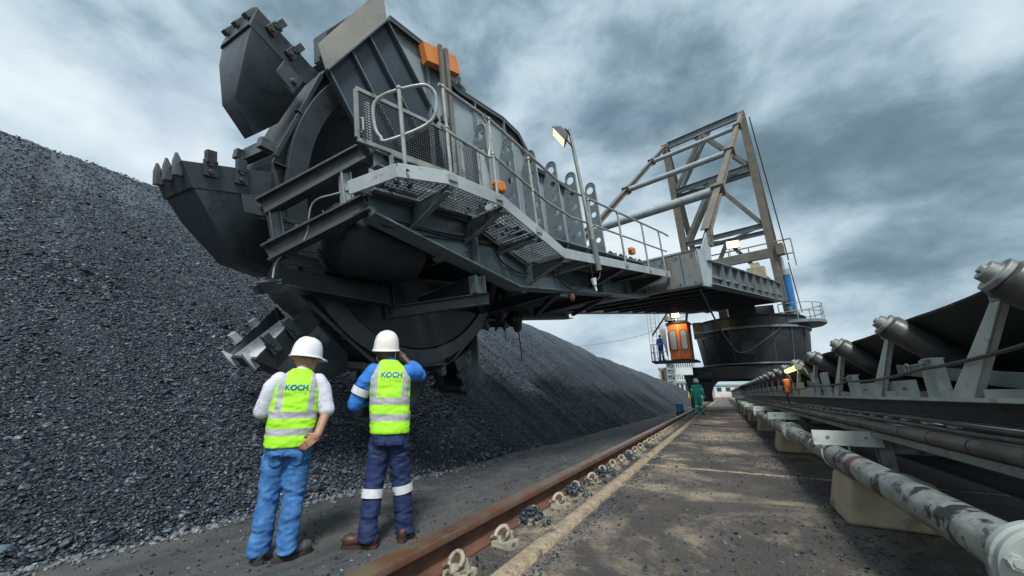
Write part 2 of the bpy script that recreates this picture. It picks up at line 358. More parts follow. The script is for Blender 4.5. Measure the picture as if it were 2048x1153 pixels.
def link_mesh(name, me, mat, parent=None, smooth=True, ang=38):
    if mat is not None and not me.materials: me.materials.append(M[mat] if isinstance(mat, str) else mat)
    if smooth:
        me.polygons.foreach_set('use_smooth', [True]*len(me.polygons)); me.set_sharp_from_angle(angle=R(ang))
    else: me.polygons.foreach_set('use_smooth', [False]*len(me.polygons))
    o = bpy.data.objects.new(name, me); COL.objects.link(o)
    if parent is not None: o.parent = parent; RM[o] = RM[parent].copy()
    else: RM[o] = Matrix.Identity(4)
    return o
def part(name, mb, mat, parent=None, label=None, smooth=True, local=False, recalc=True):
    vs = mb.v
    if parent is not None and not local:
        inv = RM[parent].inverted(); vs = [tuple(inv @ V3(v)) for v in vs]
    me = bpy.data.meshes.new(name); me.from_pydata(vs, [], mb.f)
    if recalc:
        bm = bmesh.new(); bm.from_mesh(me); bmesh.ops.recalc_face_normals(bm, faces=bm.faces); bm.to_mesh(me); bm.free()
    me.update()
    o = link_mesh(name, me, mat, parent, smooth)
    if label: o['label'] = label
    return o
def tag(o, label, cat, group=None):
    o['label'] = label; o['category'] = cat
    if group: o['group'] = group
    return o
def thing(name, label, cat, loc=(0,0,0), rz=0., group=None):
    o = bpy.data.objects.new(name, None); COL.objects.link(o); o.location = loc; o.rotation_euler = (0, 0, rz); o.empty_display_size = .2
    RM[o] = Matrix.Translation(V3(loc)) @ Matrix.Rotation(rz, 4, 'Z'); return tag(o, label, cat, group)
def solo(name, mb, mat, label, cat, loc=None, group=None, **k):      # a thing that is one mesh, origin at loc
    loc = V3(loc) if loc is not None else V3(mb.v[0])
    m2 = MB(); m2.v = [tuple(V3(v)-loc) for v in mb.v]; m2.f = mb.f
    o = part(name, m2, mat, **k); o.location = loc; RM[o] = Matrix.Translation(loc); return tag(o, label, cat, group)
def dup(o, parent=None, loc=None, rot=None):
    c = o.copy(); COL.objects.link(c)
    c.parent = parent
    if loc is not None: c.location = loc
    if rot is not None: c.rotation_euler = rot
    for ch in o.children: dup(ch, c)
    return c
def structure(o): o['kind'] = 'structure'; return o
def stuff(o): o['kind'] = 'stuff'; return o
def fast_mesh(name, V, F, mat, smooth=False):
    k = F.shape[1]; me = bpy.data.meshes.new(name); me.vertices.add(len(V)); me.vertices.foreach_set('co', V.astype(np.float32).ravel())
    me.loops.add(F.size); me.loops.foreach_set('vertex_index', F.astype(np.int32).ravel())
    me.polygons.add(len(F)); me.polygons.foreach_set('loop_start', np.arange(len(F), dtype=np.int32)*k)
    me.polygons.foreach_set('use_smooth', np.full(len(F), bool(smooth)))
    me.update(calc_edges=True)
    for x in (mat if isinstance(mat, list) else [mat]): me.materials.append(M[x])
    o = bpy.data.objects.new(name, me); COL.objects.link(o); RM[o] = Matrix.Identity(4); return o

# ================================================================== THE SETTING
YARD = -.25
g = MB(); g.box((0, 400, YARD-.5), (3000, 3000, 1.0)); structure(part('ground', g, 'yard', smooth=False))
root = bpy.data.objects.new('service_path', None); COL.objects.link(root); RM[root] = Matrix.Identity(4); structure(root)
JY = [-9.0 + 7.6*k for k in range(0, 15)]            # joints between the slabs, the one at Y = 6.2 in view
for a, b in zip(JY[:-1], JY[1:]):
    m = MB(); m.box((3.42, (a+b)/2, -.13), (9.16, b-a-.17, .26)); part('slab', m, 'path', root, smooth=False)
    m = MB(); m.box((3.42, b, -.136), (9.16, .16, .26)); part('joint_strip', m, 'concrete_rough', root, smooth=False)
# rail plinth with its rough raised edge
root = bpy.data.objects.new('rail_plinth', None); COL.objects.link(root); RM[root] = Matrix.Identity(4); structure(root)
m = MB(); m.box((-1.615, 45, -.145), (.63, 110, .25)); part('bed', m, 'path', root, smooth=False)
ny = 460; ys = np.linspace(-8, 100, ny)**1.0
ys = np.concatenate([np.arange(-4, 14, .05), np.arange(14, 100, .5)]); ny = len(ys)
prof = [(-1.305, -.05), (-1.30, .012), (-1.27, .028), (-1.22, .030), (-1.18, .022), (-1.163, -.05)]
V = np.zeros((ny, 6, 3))
for j, (px_, pz_) in enumerate(prof):
    jit = np.array([mnoise.noise(V3((j*3.1, y*3.0, 0)))*.5 + mnoise.noise(V3((j*3.1, y*11, 5)))*.5 for y in ys])
    V[:, j, 0] = px_ + jit*.018; V[:, j, 1] = ys; V[:, j, 2] = pz_ + (jit*.010 if 0 < j < 5 else 0)
idx = np.arange(ny*6).reshape(ny, 6)
F = np.stack([idx[:-1, :-1], idx[1:, :-1], idx[1:, 1:], idx[:-1, 1:]], -1).reshape(-1, 4)
ed = fast_mesh('edge_strip', V.reshape(-1, 3), F, 'concrete_rough', True); ed.parent = root

# ---- the coal stockpile
def lerp(tab, y): return np.interp(y, [a for a, _ in tab], [b for _, b in tab])
FOOT = [(-20, -5.0), (-2, -4.75), (1.2, -4.64), (3.3, -4.53), (6.2, -4.15), (12, -3.95), (26, -3.45), (50, -3.3), (120, -3.2)]
CREST = [(-25, 7.2), (-6, 8.0), (0, 8.15), (3.5, 8.0), (9, 7.6), (16, 6.9), (24, 6.2), (40, 4.7), (62, 3.4), (85, 1.6), (100, .2), (120, 0.0)]
_nz = {}
def vnoise(x, y, sc, seed, oct_=4):                      # value noise, vectorised
    tot = 0; amp = 1; nrm = 0
    for o_ in range(oct_):
        xs = x*sc; ysn = y*sc; xi = np.floor(xs).astype(int); yi = np.floor(ysn).astype(int); fx = xs-xi; fy = ysn-yi
        fx = fx*fx*(3-2*fx); fy = fy*fy*(3-2*fy)
        def h(a, b):
            n = (a*374761393 + b*668265263 + (seed+o_)*1442695041) & 0x7fffffff
            n = ((n ^ (n >> 13))*1274126177) & 0x7fffffff
            return ((n ^ (n >> 16)) & 0xffff)/65535.
        v = (h(xi, yi)*(1-fx)+h(xi+1, yi)*fx)*(1-fy)+(h(xi, yi+1)*(1-fx)+h(xi+1, yi+1)*fx)*fy
        tot = tot+amp*(v-.5); nrm += amp; amp *= .5; sc *= 2.03
    return tot/nrm*2
def pile_z(X, Y):
    xf = lerp(FOOT, Y) + .22*vnoise(X*0+3, Y, .35, 5, 3) + .10*vnoise(X*0+3, Y, 1.6, 6, 3)
    d = xf-X
    H = lerp(CREST, Y) + .5*vnoise(X*0+9, Y, .25, 11, 3)
    g_ = .5+.5*np.tanh((Y-7)/3)                           # long rills on the far flank
    q = Y + .10*d
    rill = (.34*vnoise(q*0+d*.10, q, .7, 21, 3) + .22*vnoise(q*0+d*.15, q, 1.9, 22, 2))*g_*np.clip(d/2.5, 0, 1)
    up = .755*d + rill + .22*vnoise(X, Y, .22, 31, 3)*np.clip(d/2, 0, 1) + .07*vnoise(X, Y, .9, 33, 3)*np.clip(d, 0, 1)
    # shallow scoops high on the near flank
    up = up + .10*vnoise(X, Y, 1.3, 41, 2)*np.clip((d-5)/3, 0, 1)
    top = H + (.10 - .5*(d - H/.755))*(d > H/.755) + .1*vnoise(X, Y, .8, 51, 3)
    k = .35
    z = -k*np.log(np.exp(-np.clip(up, -2, 20)/k)+np.exp(-np.clip(top, -2, 20)/k))
    return YARD - .03 + np.where(d > -.4, np.maximum(z, -.25), -.3)
yy = np.concatenate([np.arange(-18, -4, .5), np.arange(-4, 10, .10), np.arange(10, 30, .22), np.arange(30, 112, .7)])
dd = np.concatenate([np.arange(-.5, 3, .09), np.arange(3, 9, .14), np.arange(9, 15, .2), np.arange(15, 34, 1.2)])
YY, DD = np.meshgrid(yy, dd, indexing='ij'); XX = lerp(FOOT, YY)-DD
ZZ = pile_z(XX, YY)
idx = np.arange(XX.size).reshape(XX.shape)
F = np.stack([idx[:-1, :-1], idx[:-1, 1:], idx[1:, 1:], idx[1:, :-1]], -1).reshape(-1, 4)
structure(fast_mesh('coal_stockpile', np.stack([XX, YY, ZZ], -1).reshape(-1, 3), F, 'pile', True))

# ---- coal lumps: many small angular pieces
def ico():
    p = (1+5**.5)/2
    v = np.array([(-1,p,0),(1,p,0),(-1,-p,0),(1,-p,0),(0,-1,p),(0,1,p),(0,-1,-p),(0,1,-p),(p,0,-1),(p,0,1),(-p,0,-1),(-p,0,1)])/1.9
    f = np.array([(0,11,5),(0,5,1),(0,1,7),(0,7,10),(0,10,11),(1,5,9),(5,11,4),(11,10,2),(10,7,6),(7,1,8),(3,9,4),(3,4,2),(3,2,6),(3,6,8),(3,8,9),(4,9,5),(2,4,11),(6,2,10),(8,6,7),(9,8,1)])
    return v, f
OCT = (np.array([(1,0,0),(-1,0,0),(0,1,0),(0,-1,0),(0,0,1),(0,0,-1)], float), np.array([(0,2,4),(2,1,4),(1,3,4),(3,0,4),(2,0,5),(1,2,5),(3,1,5),(0,3,5)]))
def lumps(name, P, S, mat, base, flat=.62, rough=.28):
    n = len(P); bv, bf = base; nv = len(bv)
    v = bv[None]*(1+rough*rng.uniform(-1, 1, (n, nv, 3)))
    v = v*rng.uniform(.65, 1.25, (n, 1, 3))*np.array([1, 1, flat])*S[:, None, None]
    a, b, c = rng.uniform(0, 2*np.pi, n), rng.normal(0, .45, n), rng.normal(0, .45, n)
    def rot(v, i, j, t):
        co, si = np.cos(t)[:, None], np.sin(t)[:, None]; x = v[:, :, i]*co-v[:, :, j]*si; y = v[:, :, i]*si+v[:, :, j]*co; v[:, :, i] = x; v[:, :, j] = y
    rot(v, 0, 1, a); rot(v, 1, 2, b); rot(v, 0, 2, c)
    v = v+P[:, None]
    f = bf[None]+(np.arange(n)*nv)[:, None, None]
    ob = fast_mesh(name, v.reshape(-1, 3), f.reshape(-1, 3), mat)
    tint = np.clip(.02+.28*rng.random(n)**2+.8*(rng.random(n) < .19)*rng.random(n)**1.5, 0, 1)
    at = ob.data.attributes.new('tint', 'FLOAT', 'POINT'); at.data.foreach_set('value', np.repeat(tint, nv).astype(np.float32)); return ob
def pile_pts(n, y0, y1, d0, d1, keep):
    Y = rng.uniform(y0, y1, n); D = rng.uniform(d0, d1, n); X = lerp(FOOT, Y)-D
    r = np.sqrt(X*X+Y*Y); k = rng.uniform(0, 1, n) < keep(r, D); X, Y, D, r = X[k], Y[k], D[k], r[k]
    return X, Y, D, r
X, Y, D, r = pile_pts(260000, -3, 8, -.15, 8, lambda r, D: np.clip((6.2/r)**3, 0, 1))
S = (.008+.012*rng.random(len(X))**2 + .026*(rng.random(len(X)) < .04)*rng.random(len(X))**1.5)*(1+.45*vnoise(X, Y, .7, 91, 3))*np.clip(1.35-.06*D, .8, 1.4)*np.clip(r/6.5, .95, 1.5)
stuff(tag(lumps('coal_lumps', np.stack([X, Y, pile_z(X, Y)+S*.25], -1), S, 'coal', ico(), .5, .42), 'loose black coal lumps covering the near slope of the stockpile', 'coal'))
X, Y, D, r = pile_pts(300000, -3, 24, 0, 13, lambda r, D: np.clip((r-4.5)/3, 0, 1)*np.clip((11/r)**2.2, 0, 1)*np.clip(1.25-.085*D, .35, 1))
S = (.010+.014*rng.random(len(X))**2)*np.clip(r/9, .9, 1.6)*(1+.4*vnoise(X, Y, .5, 93, 3))
stuff(tag(lumps('coal_lumps', np.stack([X, Y, pile_z(X, Y)+S*.2], -1), S, 'coal', OCT), 'finer coal pieces on the upper and farther slope of the stockpile', 'coal'))
# pale stones along the foot, crumbs on yard, plinth and path
n = 1300; Y = rng.uniform(-1, 9, n); X = lerp(FOOT, Y)+.22*vnoise(Y*0+3, Y, .35, 5, 3)+.10*vnoise(Y*0+3, Y, 1.6, 6, 3)+rng.normal(.02, .10, n)
S = .012+.022*rng.random(n)**2
stuff(tag(lumps('stones', np.stack([X, Y, np.maximum(pile_z(X, Y), YARD)+S*.35], -1), S, 'coal_pale', ico()), 'pale grey stones lined along the foot of the coal slope', 'stones'))
n = 5200; Y = np.abs(rng.normal(0, 9, n))+.2; X = rng.uniform(-4.6, -2.0, n); S = .006+.016*rng.random(n)**4
stuff(tag(lumps('coal_crumbs', np.stack([X, Y, np.full(n, YARD)+S*.3], -1), S, 'coal', OCT), 'small coal crumbs scattered over the dark yard strip', 'coal'))
n = 42000; Y = np.abs(rng.normal(0, 7, n))+.8; X = rng.uniform(-1.9, 1.6, n)
k = (vnoise(X, Y, .8, 71, 4) + .25*(X < -1.3) > rng.uniform(-.35, .6, n)); X, Y = X[k], Y[k]
S = (.0028+.016*rng.random(len(X))**7)
stuff(tag(lumps('coal_crumbs', np.stack([X, Y, np.where(X < -1.16, .0, .0)+S*.3-.012*(X < -1.3)], -1), S, 'coal', OCT), 'small coal crumbs scattered over the concrete service path', 'coal'))

n = 7000; Y = np.abs(rng.normal(0, 7, n))+.9; e_ = rng.random(n) < .5
X = np.where(e_, -1.13+np.abs(rng.normal(0, .07, n)), .80-np.abs(rng.normal(0, .16, n))); S = .003+.011*rng.random(n)**5
stuff(tag(lumps('coal_crumbs', np.stack([X, Y, S*.3], -1), S, 'coal', OCT), 'coal grit gathered along both edges of the service path', 'coal'))
# ================================================================== RAIL AND ITS CLIPS
RX = -1.68
rail = thing('crane_rail', 'long rusty brown crane rail running along the edge of the concrete path', 'rail', (RX, -3, -.02))
Y0, Y1 = -3, 98
m = MB(); m.plate([(RX-.062, Y0, .118), (RX-.046, Y0, .104), (RX+.046, Y0, .104), (RX+.062, Y0, .118), (RX+.062, Y0, .142), (RX+.050, Y0, .158), (RX-.050, Y0, .158), (RX-.062, Y0, .142)], (0, Y1-Y0, 0)); part('rail_head', m, 'rail_top', rail)
m = MB(); m.box((RX, (Y0+Y1)/2, .058), (.028, Y1-Y0, .094)); part('rail_web', m, 'rust', rail)
m = MB(); m.plate([(RX-.10, Y0, -.02), (RX+.10, Y0, -.02), (RX+.10, Y0, -.006), (RX+.02, Y0, .012), (RX-.02, Y0, .012), (RX-.10, Y0, -.006)], (0, Y1-Y0, 0)); part('rail_foot', m, 'rust', rail)
def clip_proto(y, var):
    c = MB(); x = RX+.185+(0, .008, -.006)[var]; tl = (0, .25, -.2)[var]; ra = (.041, .038, .043)[var]
    c.plate([(x-.075, y-.06, -.02), (x+.085, y-.06, -.02), (x+.08, y-.06, .014), (x-.07, y-.06, .014)], (0, .13, 0))
    base = part('rail_clip', c, 'clip', rail)
    s_ = MB(); pts = []
    for k in range(20):
        a = R(215-300*k/19); pts.append((x-.015+ra*math.cos(a), y-.02+(.034+.02*tl)*math.sin(a)+.02*k/19+tl*.03*math.cos(a), .058+ra*math.sin(a)*.9))
    pts += [(x-.075, y-.012, .038), (x-.10, y-.012, .02)]
    s_.tube(pts, [.014]*19+[.013, .012, .011], 8); s_.tube([(x-.015, y-.025, .01), (x-.02, y-.02, .046)], [.032, .024], 8)
    part('clip_spring', s_, 'clip', base)
    b = MB(); b.tube([(x+.035, y+.035, .01), (x+.035, y+.035, .068)], .013, 8); b.tube([(x+.035, y+.035, .012), (x+.035, y+.035, .034)], .022, 6); part('bolt', b, 'clip', base)
    return base
protos = [clip_proto(2.06, 0), clip_proto(2.58, 1), clip_proto(3.10, 2)]
for k in range(3, 70):
    j = random.randrange(3); dup(protos[j], rail, (random.uniform(-.008, .008), .52*(k-j)+random.uniform(-.02, .02), 0))
dup(protos[1], rail, (0, -1.02, 0))
# coal heaped over some of the clips
for k, (y, h) in enumerate(((3.10, .11), (4.14, .09), (5.18, .08), (5.30, .06), (6.74, .07), (4.7, .035), (8.3, .06))):
    n = 260; P = np.stack([RX+.16+rng.normal(0, .055, n), y+rng.normal(0, .06, n), np.zeros(n)], -1)
    P[:, 2] = np.maximum(.0, h*(1-((P[:, 0]-RX-.16)**2+(P[:, 1]-y)**2)/.016))*rng.uniform(.5, 1, n)
    S = .008+.014*rng.random(n)**2
    stuff(tag(lumps('coal_heap', P, S, 'coal', ico()), ['heap of coal hiding the third rail clip from the front', 'coal heap on the fifth rail clip', 'larger coal heap by the seventh rail clip', 'low coal heap just past the seventh rail clip', 'coal heap on the tenth rail clip', 'thin coal spill beside the sixth rail clip', 'coal heap on the thirteenth rail clip'][k], 'coal'))

# ================================================================== WATER PIPE ON CONCRETE BLOCKS
PX, PZ, PR = .88, .425, .096
pipe = thing('water_pipe', 'weathered pale grey water pipe with black stains running along the path', 'pipe', (PX, 2.3, PZ-PR))
m = MB(); m.tube([(PX, y, PZ) for y in (2.10, 8.0)], PR, 24); part('pipe_length', m, 'pipe', pipe)
m = MB(); m.tube([(PX, 8.0, PZ), (PX, 90, PZ)], PR*.97, 20); part('pipe_length', m, 'pipe', pipe)
m = MB(); m.lathe([(.08, 0), (.158, 0), (.166, .01), (.166, .04), (.158, .05), (.08, .05)], (PX, 2.06, PZ), (0, 1, 0), (1, 0, 0), 40); fl_ = part('flange', m, 'flange_paint', pipe)
m = MB(); m.lathe([(.0, -.03), (.148, -.03), (.160, -.02), (.160, -.001), (.0, -.001)], (PX, 2.055, PZ), (0, 1, 0), (1, 0, 0), 40); part('blind_flange', m, 'flange_paint', pipe)
for k in range(8):
    a = 2*math.pi*(k+.5)/8; b = MB(); b.tube([(PX+.130*math.cos(a), 1.995, PZ+.130*math.sin(a)), (PX+.130*math.cos(a), 2.14, PZ+.130*math.sin(a))], .014, 8)
    b.tube([(PX+.130*math.cos(a), 2.00, PZ+.130*math.sin(a)), (PX+.130*math.cos(a), 2.025, PZ+.130*math.sin(a))], .025, 6); part('bolt', b, 'galv', fl_)
m = MB(); m.tube([(PX, 4.05, PZ), (PX, 4.16, PZ)], PR+.003, 24); part('paint_band', m, 'pipe_red', pipe)
for y in (7.6, 14.2, 20.8, 27.4, 34):
    m = MB(); m.lathe([(PR, -.10), (PR+.045, -.10), (PR+.05, -.05), (PR+.05, -.01), (PR+.02, -.01), (PR+.02, .01), (PR+.05, .01), (PR+.05, .05), (PR+.045, .10), (PR, .10)], (PX, y, PZ), (0, 1, 0), (1, 0, 0), 24)
    cp = part('coupling', m, 'galv', pipe)
    for k in range(6):
        a = 2*math.pi*k/6; b = MB(); b.tube([(PX+.135*math.cos(a), y-.12, PZ+.135*math.sin(a)), (PX+.135*math.cos(a), y+.12, PZ+.135*math.sin(a))], .012, 6); part('bolt', b, 'galv_dull', cp)
for y in (4.9, 6.3, 9.4, 10.8):
    m = MB(); m.tube([(PX, y, PZ), (PX, y+.02, PZ)], PR+.004, 20); part('strap_ring', m, 'cable', pipe)
blk = None
for k in range(14):
    y = 4.5+4.4*k
    m = MB(); m.add([(PX-.16, y-.30, 0), (PX+.52, y-.30, 0), (PX+.52, y+.30, 0), (PX-.16, y+.30, 0), (PX-.08, y-.26, PZ-PR+.01), (PX+.44, y-.26, PZ-PR+.01), (PX+.44, y+.26, PZ-PR+.01), (PX-.08, y+.26, PZ-PR+.01)],
                    [(0,3,2,1), (4,5,6,7), (0,1,5,4), (1,2,6,5), (2,3,7,6), (3,0,4,7)])
    o = solo('concrete_block', m, 'concrete', 'tan concrete block under the grey pipe, number %s from the camera end' % ['one', 'two', 'three', 'four', 'five', 'six', 'seven', 'eight', 'nine', 'ten', 'eleven', 'twelve', 'thirteen', 'fourteen'][k], 'block', (PX+.18, y, 0), 'blocks carrying the pipe')
    bv = o.modifiers.new('b', 'BEVEL'); bv.width = .03; bv.segments = 2

# ================================================================== BELT CONVEYOR
CX, CY0, CY1 = 1.20, .9, 78.
conv = thing('belt_conveyor', 'troughed belt conveyor with pale steel frame along the right side of the path', 'conveyor', (2.2, CY0, 0))
def ranges(a, b, step):
    y = a
    while y < b: yield y, min(y+step, b); y += step
STR_Z = .965
for a, b in ((CY0, 2.86), (2.90, 9.6), (9.62, 18), (18.02, 28), (28.02, 40), (40.02, CY1)):
    for x, sd in ((CX+.02, 1), (3.2, -1)):
        m = MB(); m.chan((x+sd*.085, a, STR_Z-.065), (x+sd*.085, b, STR_Z-.065), .075, .13, -sd, .010); part('stringer', m, 'steel_dark', conv)
# top angle on the near stringer and the kick plates between the uprights
for a, b in ((CY0, 2.85), (2.91, 9.59), (9.63, 30)):
    m = MB(); m.box((CX+.045, (a+b)/2, STR_Z+.004), (.11, b-a, .022)); part('top_flange', m, 'galv', conv)
for a, b in ((3.95, 5.36), (7.3, 8.7)):
    m = MB(); m.box((CX+.075, (a+b)/2, STR_Z+.078), (.008, b-a, .125)); p_ = part('kick_plate', m, 'galv', conv)
    for y in (a+.2, b-.25):
        bb = MB(); bb.tube([(CX+.05, y, STR_Z+.08), (CX+.078, y, STR_Z+.08)], .013, 6); part('bolt', bb, 'galv_dull', p_)
# troughed belt
prof = [(1.315, 1.56), (1.40, 1.475), (1.60, 1.28), (1.78, 1.12), (1.90, 1.06), (2.2, 1.045), (2.5, 1.06), (2.62, 1.12), (2.80, 1.28), (3.0, 1.475), (3.085, 1.56)]
nb = len(prof)
for nm, pr, th in (('belt', prof, .016), ('return_belt', [(1.35+.17*k, .46+.0*k) for k in range(11)], .014)):
    ysb = np.concatenate([np.arange(CY0, 12, .24), np.arange(12, CY1, 3.)])
    Vb = []; 
    for lay in (0, 1):
        for y in ysb:
            sag = .018*math.sin(math.pi*((y-2.52) % 1.43)/1.43) if nm == 'belt' else 0
            for x, z in pr: Vb.append((x, y, z-sag-(th if lay else 0)))
    nyb = len(ysb); ix = np.arange(2*nyb*nb).reshape(2, nyb, nb); Fb = []
    for i in range(nyb-1):
        for j in range(nb-1):
            Fb.append((ix[0,i,j], ix[0,i,j+1], ix[0,i+1,j+1], ix[0,i+1,j])); Fb.append((ix[1,i,j], ix[1,i+1,j], ix[1,i+1,j+1], ix[1,i,j+1]))
        for j in (0, nb-1): Fb.append((ix[0,i,j], ix[0,i+1,j], ix[1,i+1,j], ix[1,i,j]))
    m = MB(); m.add(Vb, Fb); part(nm, m, 'rubber', conv)
# one idler station: frame with two inclined legs, three rollers
def idler(y):
    fr = MB()
    for s_, x0, x1, xx in ((1, 1.215, 1.235, 0), (-1, 3.185, 3.165, 0)):
        fr.plate([(x0, y+.58, STR_Z+.014), (x0, y+.84, STR_Z+.014), (x1, y+.21, 1.45), (x1, y+.12, 1.45)], (.010*s_, 0, 0))
        fr.plate([(x0, y+.58, STR_Z+.014), (x0, y+.592, STR_Z+.014), (x1, y+.132, 1.45), (x1, y+.12, 1.45)], (.035*s_, 0, 0))
    fr.beam((1.23, y+.49, STR_Z+.03), (3.17, y+.49, STR_Z+.03), .06, .06)
    f_ = part('idler', fr, 'galv', conv)
    for s_ in (1, -1):
        def P(x, z): return (2.2+s_*(x-2.2), y, z)
        a, b = V3(P(1.20, 1.525)), V3(P(1.80, .985)); d = (b-a).normalized(); rr = .096
        m = MB(); m.tube([a, a+d*.012, a+d*.02, b-d*.02, b-d*.012, b], [rr*.80, rr*.95, rr, rr, rr*.95, rr*.8], 20); part('wing_roller', m, 'roller', f_)
        c0 = a-d*.012; m = MB(); m.tube([c0-d*.05, c0-d*.012, c0-d*.011, c0+d*.013], [rr*.52, rr*.56, rr*.9, rr*.9], 14); m.tube([c0-d*.065, c0-d*.04], .022, 6)
        m.plate([V3(c0-d*.03)+V3((0, -.05, -.005)), V3(c0-d*.03)+V3((0, .05, -.005)), V3(c0-d*.03)+V3((0, .07, -.13)), V3(c0-d*.03)+V3((0, .0, -.13))], d*.008)
        part('roller_end', m, 'galv_dull', f_)
    m = MB(); m.tube([(1.86, y, .962), (2.54, y, .962)], .083, 16); part('centre_roller', m, 'roller', f_)
    return f_
id0 = idler(2.52); 
for k in [-1]+list(range(1, 52)): dup(id0, conv, (0, 1.43*k, 0))
# channel uprights that carry the pull cord
UPR = [3.55, 5.36, 6.62, 7.25, 8.5, 9.4, 10.3, 11.3] + [12.6+1.43*k for k in range(24)]
for k, y in enumerate(UPR):
    h = {0: .245, 1: .215, 2: .30, 3: .33}.get(k, .22)
    m = MB(); m.box((CX+.065, y, STR_Z+.014+h/2), (.014, .19, h)); 
    for q in (-1, 1): m.box((CX+.038, y+q*.09, STR_Z+.014+h/2), (.04, .012, h))
    m.box((CX+.052, y-.02, STR_Z+.014+h/2), (.012, .05, h)); up_ = part('upright', m, 'galv', conv)
    m = MB(); m.box((CX+.06, y+.01, STR_Z+h+.018), (.07, .13, .008)); part('cap_plate', m, 'galv', up_)
# diagonal flats behind, legs, pipe brackets, cable tray angle, packing plates under the stringer
for k in range(14):
    y = 2.2+4.4*k
    m = MB(); m.beam((CX+.25, y, .98), (CX+.25, y+2.6, 1.22), .01, .09); part('tie_bar', m, 'galv_dull', conv)
for k in range(17):
    y = 5.0+4.4*k if k else 5.0
    for x in (CX+.06, 3.14):
        m = MB(); m.ibeam((x, y, 0.012), (x, y, STR_Z-.135), .10, .12, .012, .01, (0, 1, 0)); lg = part('leg', m, 'galv_dull', conv)
        f2 = MB(); f2.box((x, y, .006), (.22, .22, .012)); part('base_plate', f2, 'galv_dull', lg)
    m = MB(); m.beam((CX+.06, y+.07, .5), (3.14, y+.07, .5), .06, .08); part('cross_bar', m, 'galv_dull', conv)
    m = MB(); m.box((PX+.10, y-.11, PZ+PR+.075), (.52, .012, .125)); m.box((PX+.10, y-.085, PZ+PR+.008), (.52, .07, .010)); br = part('pipe_bracket', m, 'galv', conv)
    u_ = MB(); u_.tube([(PX-PR-.012, y-.085, PZ+PR+.04)]+[(PX+(PR+.012)*math.cos(R(180+18*q)), y-.085, PZ+(PR+.012)*math.sin(R(180+18*q))) for q in range(11)]+[(PX+PR+.012, y-.085, PZ+PR+.04)], .009, 8); part('u_bolt', u_, 'galv', br)
    for q in (-1, 1):
        b = MB(); b.tube([(PX+.1+.14*q, y-.13, PZ+PR+.085), (PX+.1+.14*q, y-.1, PZ+PR+.085)], .014, 6); part('bolt', b, 'galv_dull', br)
for y in list(np.arange(3.4, 11, .36)):
    m = MB(); m.box((CX+.01, y, STR_Z-.165), (.03, .11, .05)); part('packing_plate', m, 'galv', conv)
for a, b in ((CY0, 6), (6.02, 30), (30.02, 78)):
    m = MB(); m.box((CX-.015, (a+b)/2, .665), (.045, b-a, .008)); m.box((CX-.035, (a+b)/2, .645), (.006, b-a, .048)); part('tray_angle', m, 'galv_dull', conv)
    m = MB(); m.chan((CX+.36, a, .57), (CX+.36, b, .57), .05, .10, -1, .008); part('lower_rail', m, 'galv_dull', conv)
# conduits and cables lying along the frame
def wob(x, z, r_, amp, seed, y0=CY0, y1=40., st=.4):
    return [(x+amp*mnoise.noise(V3((seed, y*.7, 0))), y, z+amp*mnoise.noise(V3((seed+9, y*.7, 3)))) for y in np.arange(y0, y1, st)]
m = MB(); m.tube([(CX-.012, y, .715) for y in (CY0, 3, 10, 60)], .047, 16); cd = solo('cable_conduit', m, 'conduit', 'thick brown grey cable conduit along the conveyor frame above the tray angle', 'conduit', (CX-.012, CY0, .67))
for y in np.arange(2.2, 16, .48):
    b = MB(); b.tube([(CX-.012, y, .715), (CX-.012, y+.012, .715)], .0495, 16); part('cable_tie', b, 'cable', cd)
for k, (x, z, r_, a_) in enumerate(((CX-.0, .785, .020, .016), (CX+.03, .80, .014, .02), (CX-.005, .825, .012, .014))):
    m = MB(); m.tube(wob(x, z, r_, a_, k*7.7), r_, 8); solo('power_cable', m, 'cable', ['thick dark cable just above the conduit on the conveyor', 'dark cable second above the conduit on the conveyor', 'thin dark cable topmost under the conveyor stringer'][k], 'cable', (x, CY0, z))
# pull cord sagging between rings on the uprights
pts = []; stops = [(.95, 1.36), (2.1, 1.255), (3.55, 1.165), (5.36, 1.135), (7.2, 1.13), (9.4, 1.10), (12.6, 1.10), (18, 1.10), (30, 1.1), (50, 1.1)]
for (ya, za_), (yb, zb) in zip(stops[:-1], stops[1:]):
    for q in np.linspace(0, 1, 9)[:-1]: pts.append((CX+.0, ya+(yb-ya)*q, za_+(zb-za_)*q-.03*4*q*(1-q)*min(1, (yb-ya)/2)))
m = MB(); m.tube(pts, .011, 8); pc = solo('safety_rope', m, 'cable', 'dark safety rope looped through rings along the conveyor', 'rope', (CX, .95, 1.36))
for y, z in stops[2:7]:
    m = MB(); m.tube([(CX+.004, y+.26+.035*math.cos(a), z+.01+.035*math.sin(a)) for a in np.linspace(0, 2*math.pi, 15)], .008, 6, cap=False); part('ring', m, 'galv_dull', pc)
    m = MB(); m.tube([(CX+.004, y+.23, z+.028), (CX+.03, y+.05, z+.035)], .008, 6); part('hook', m, 'galv_dull', pc)
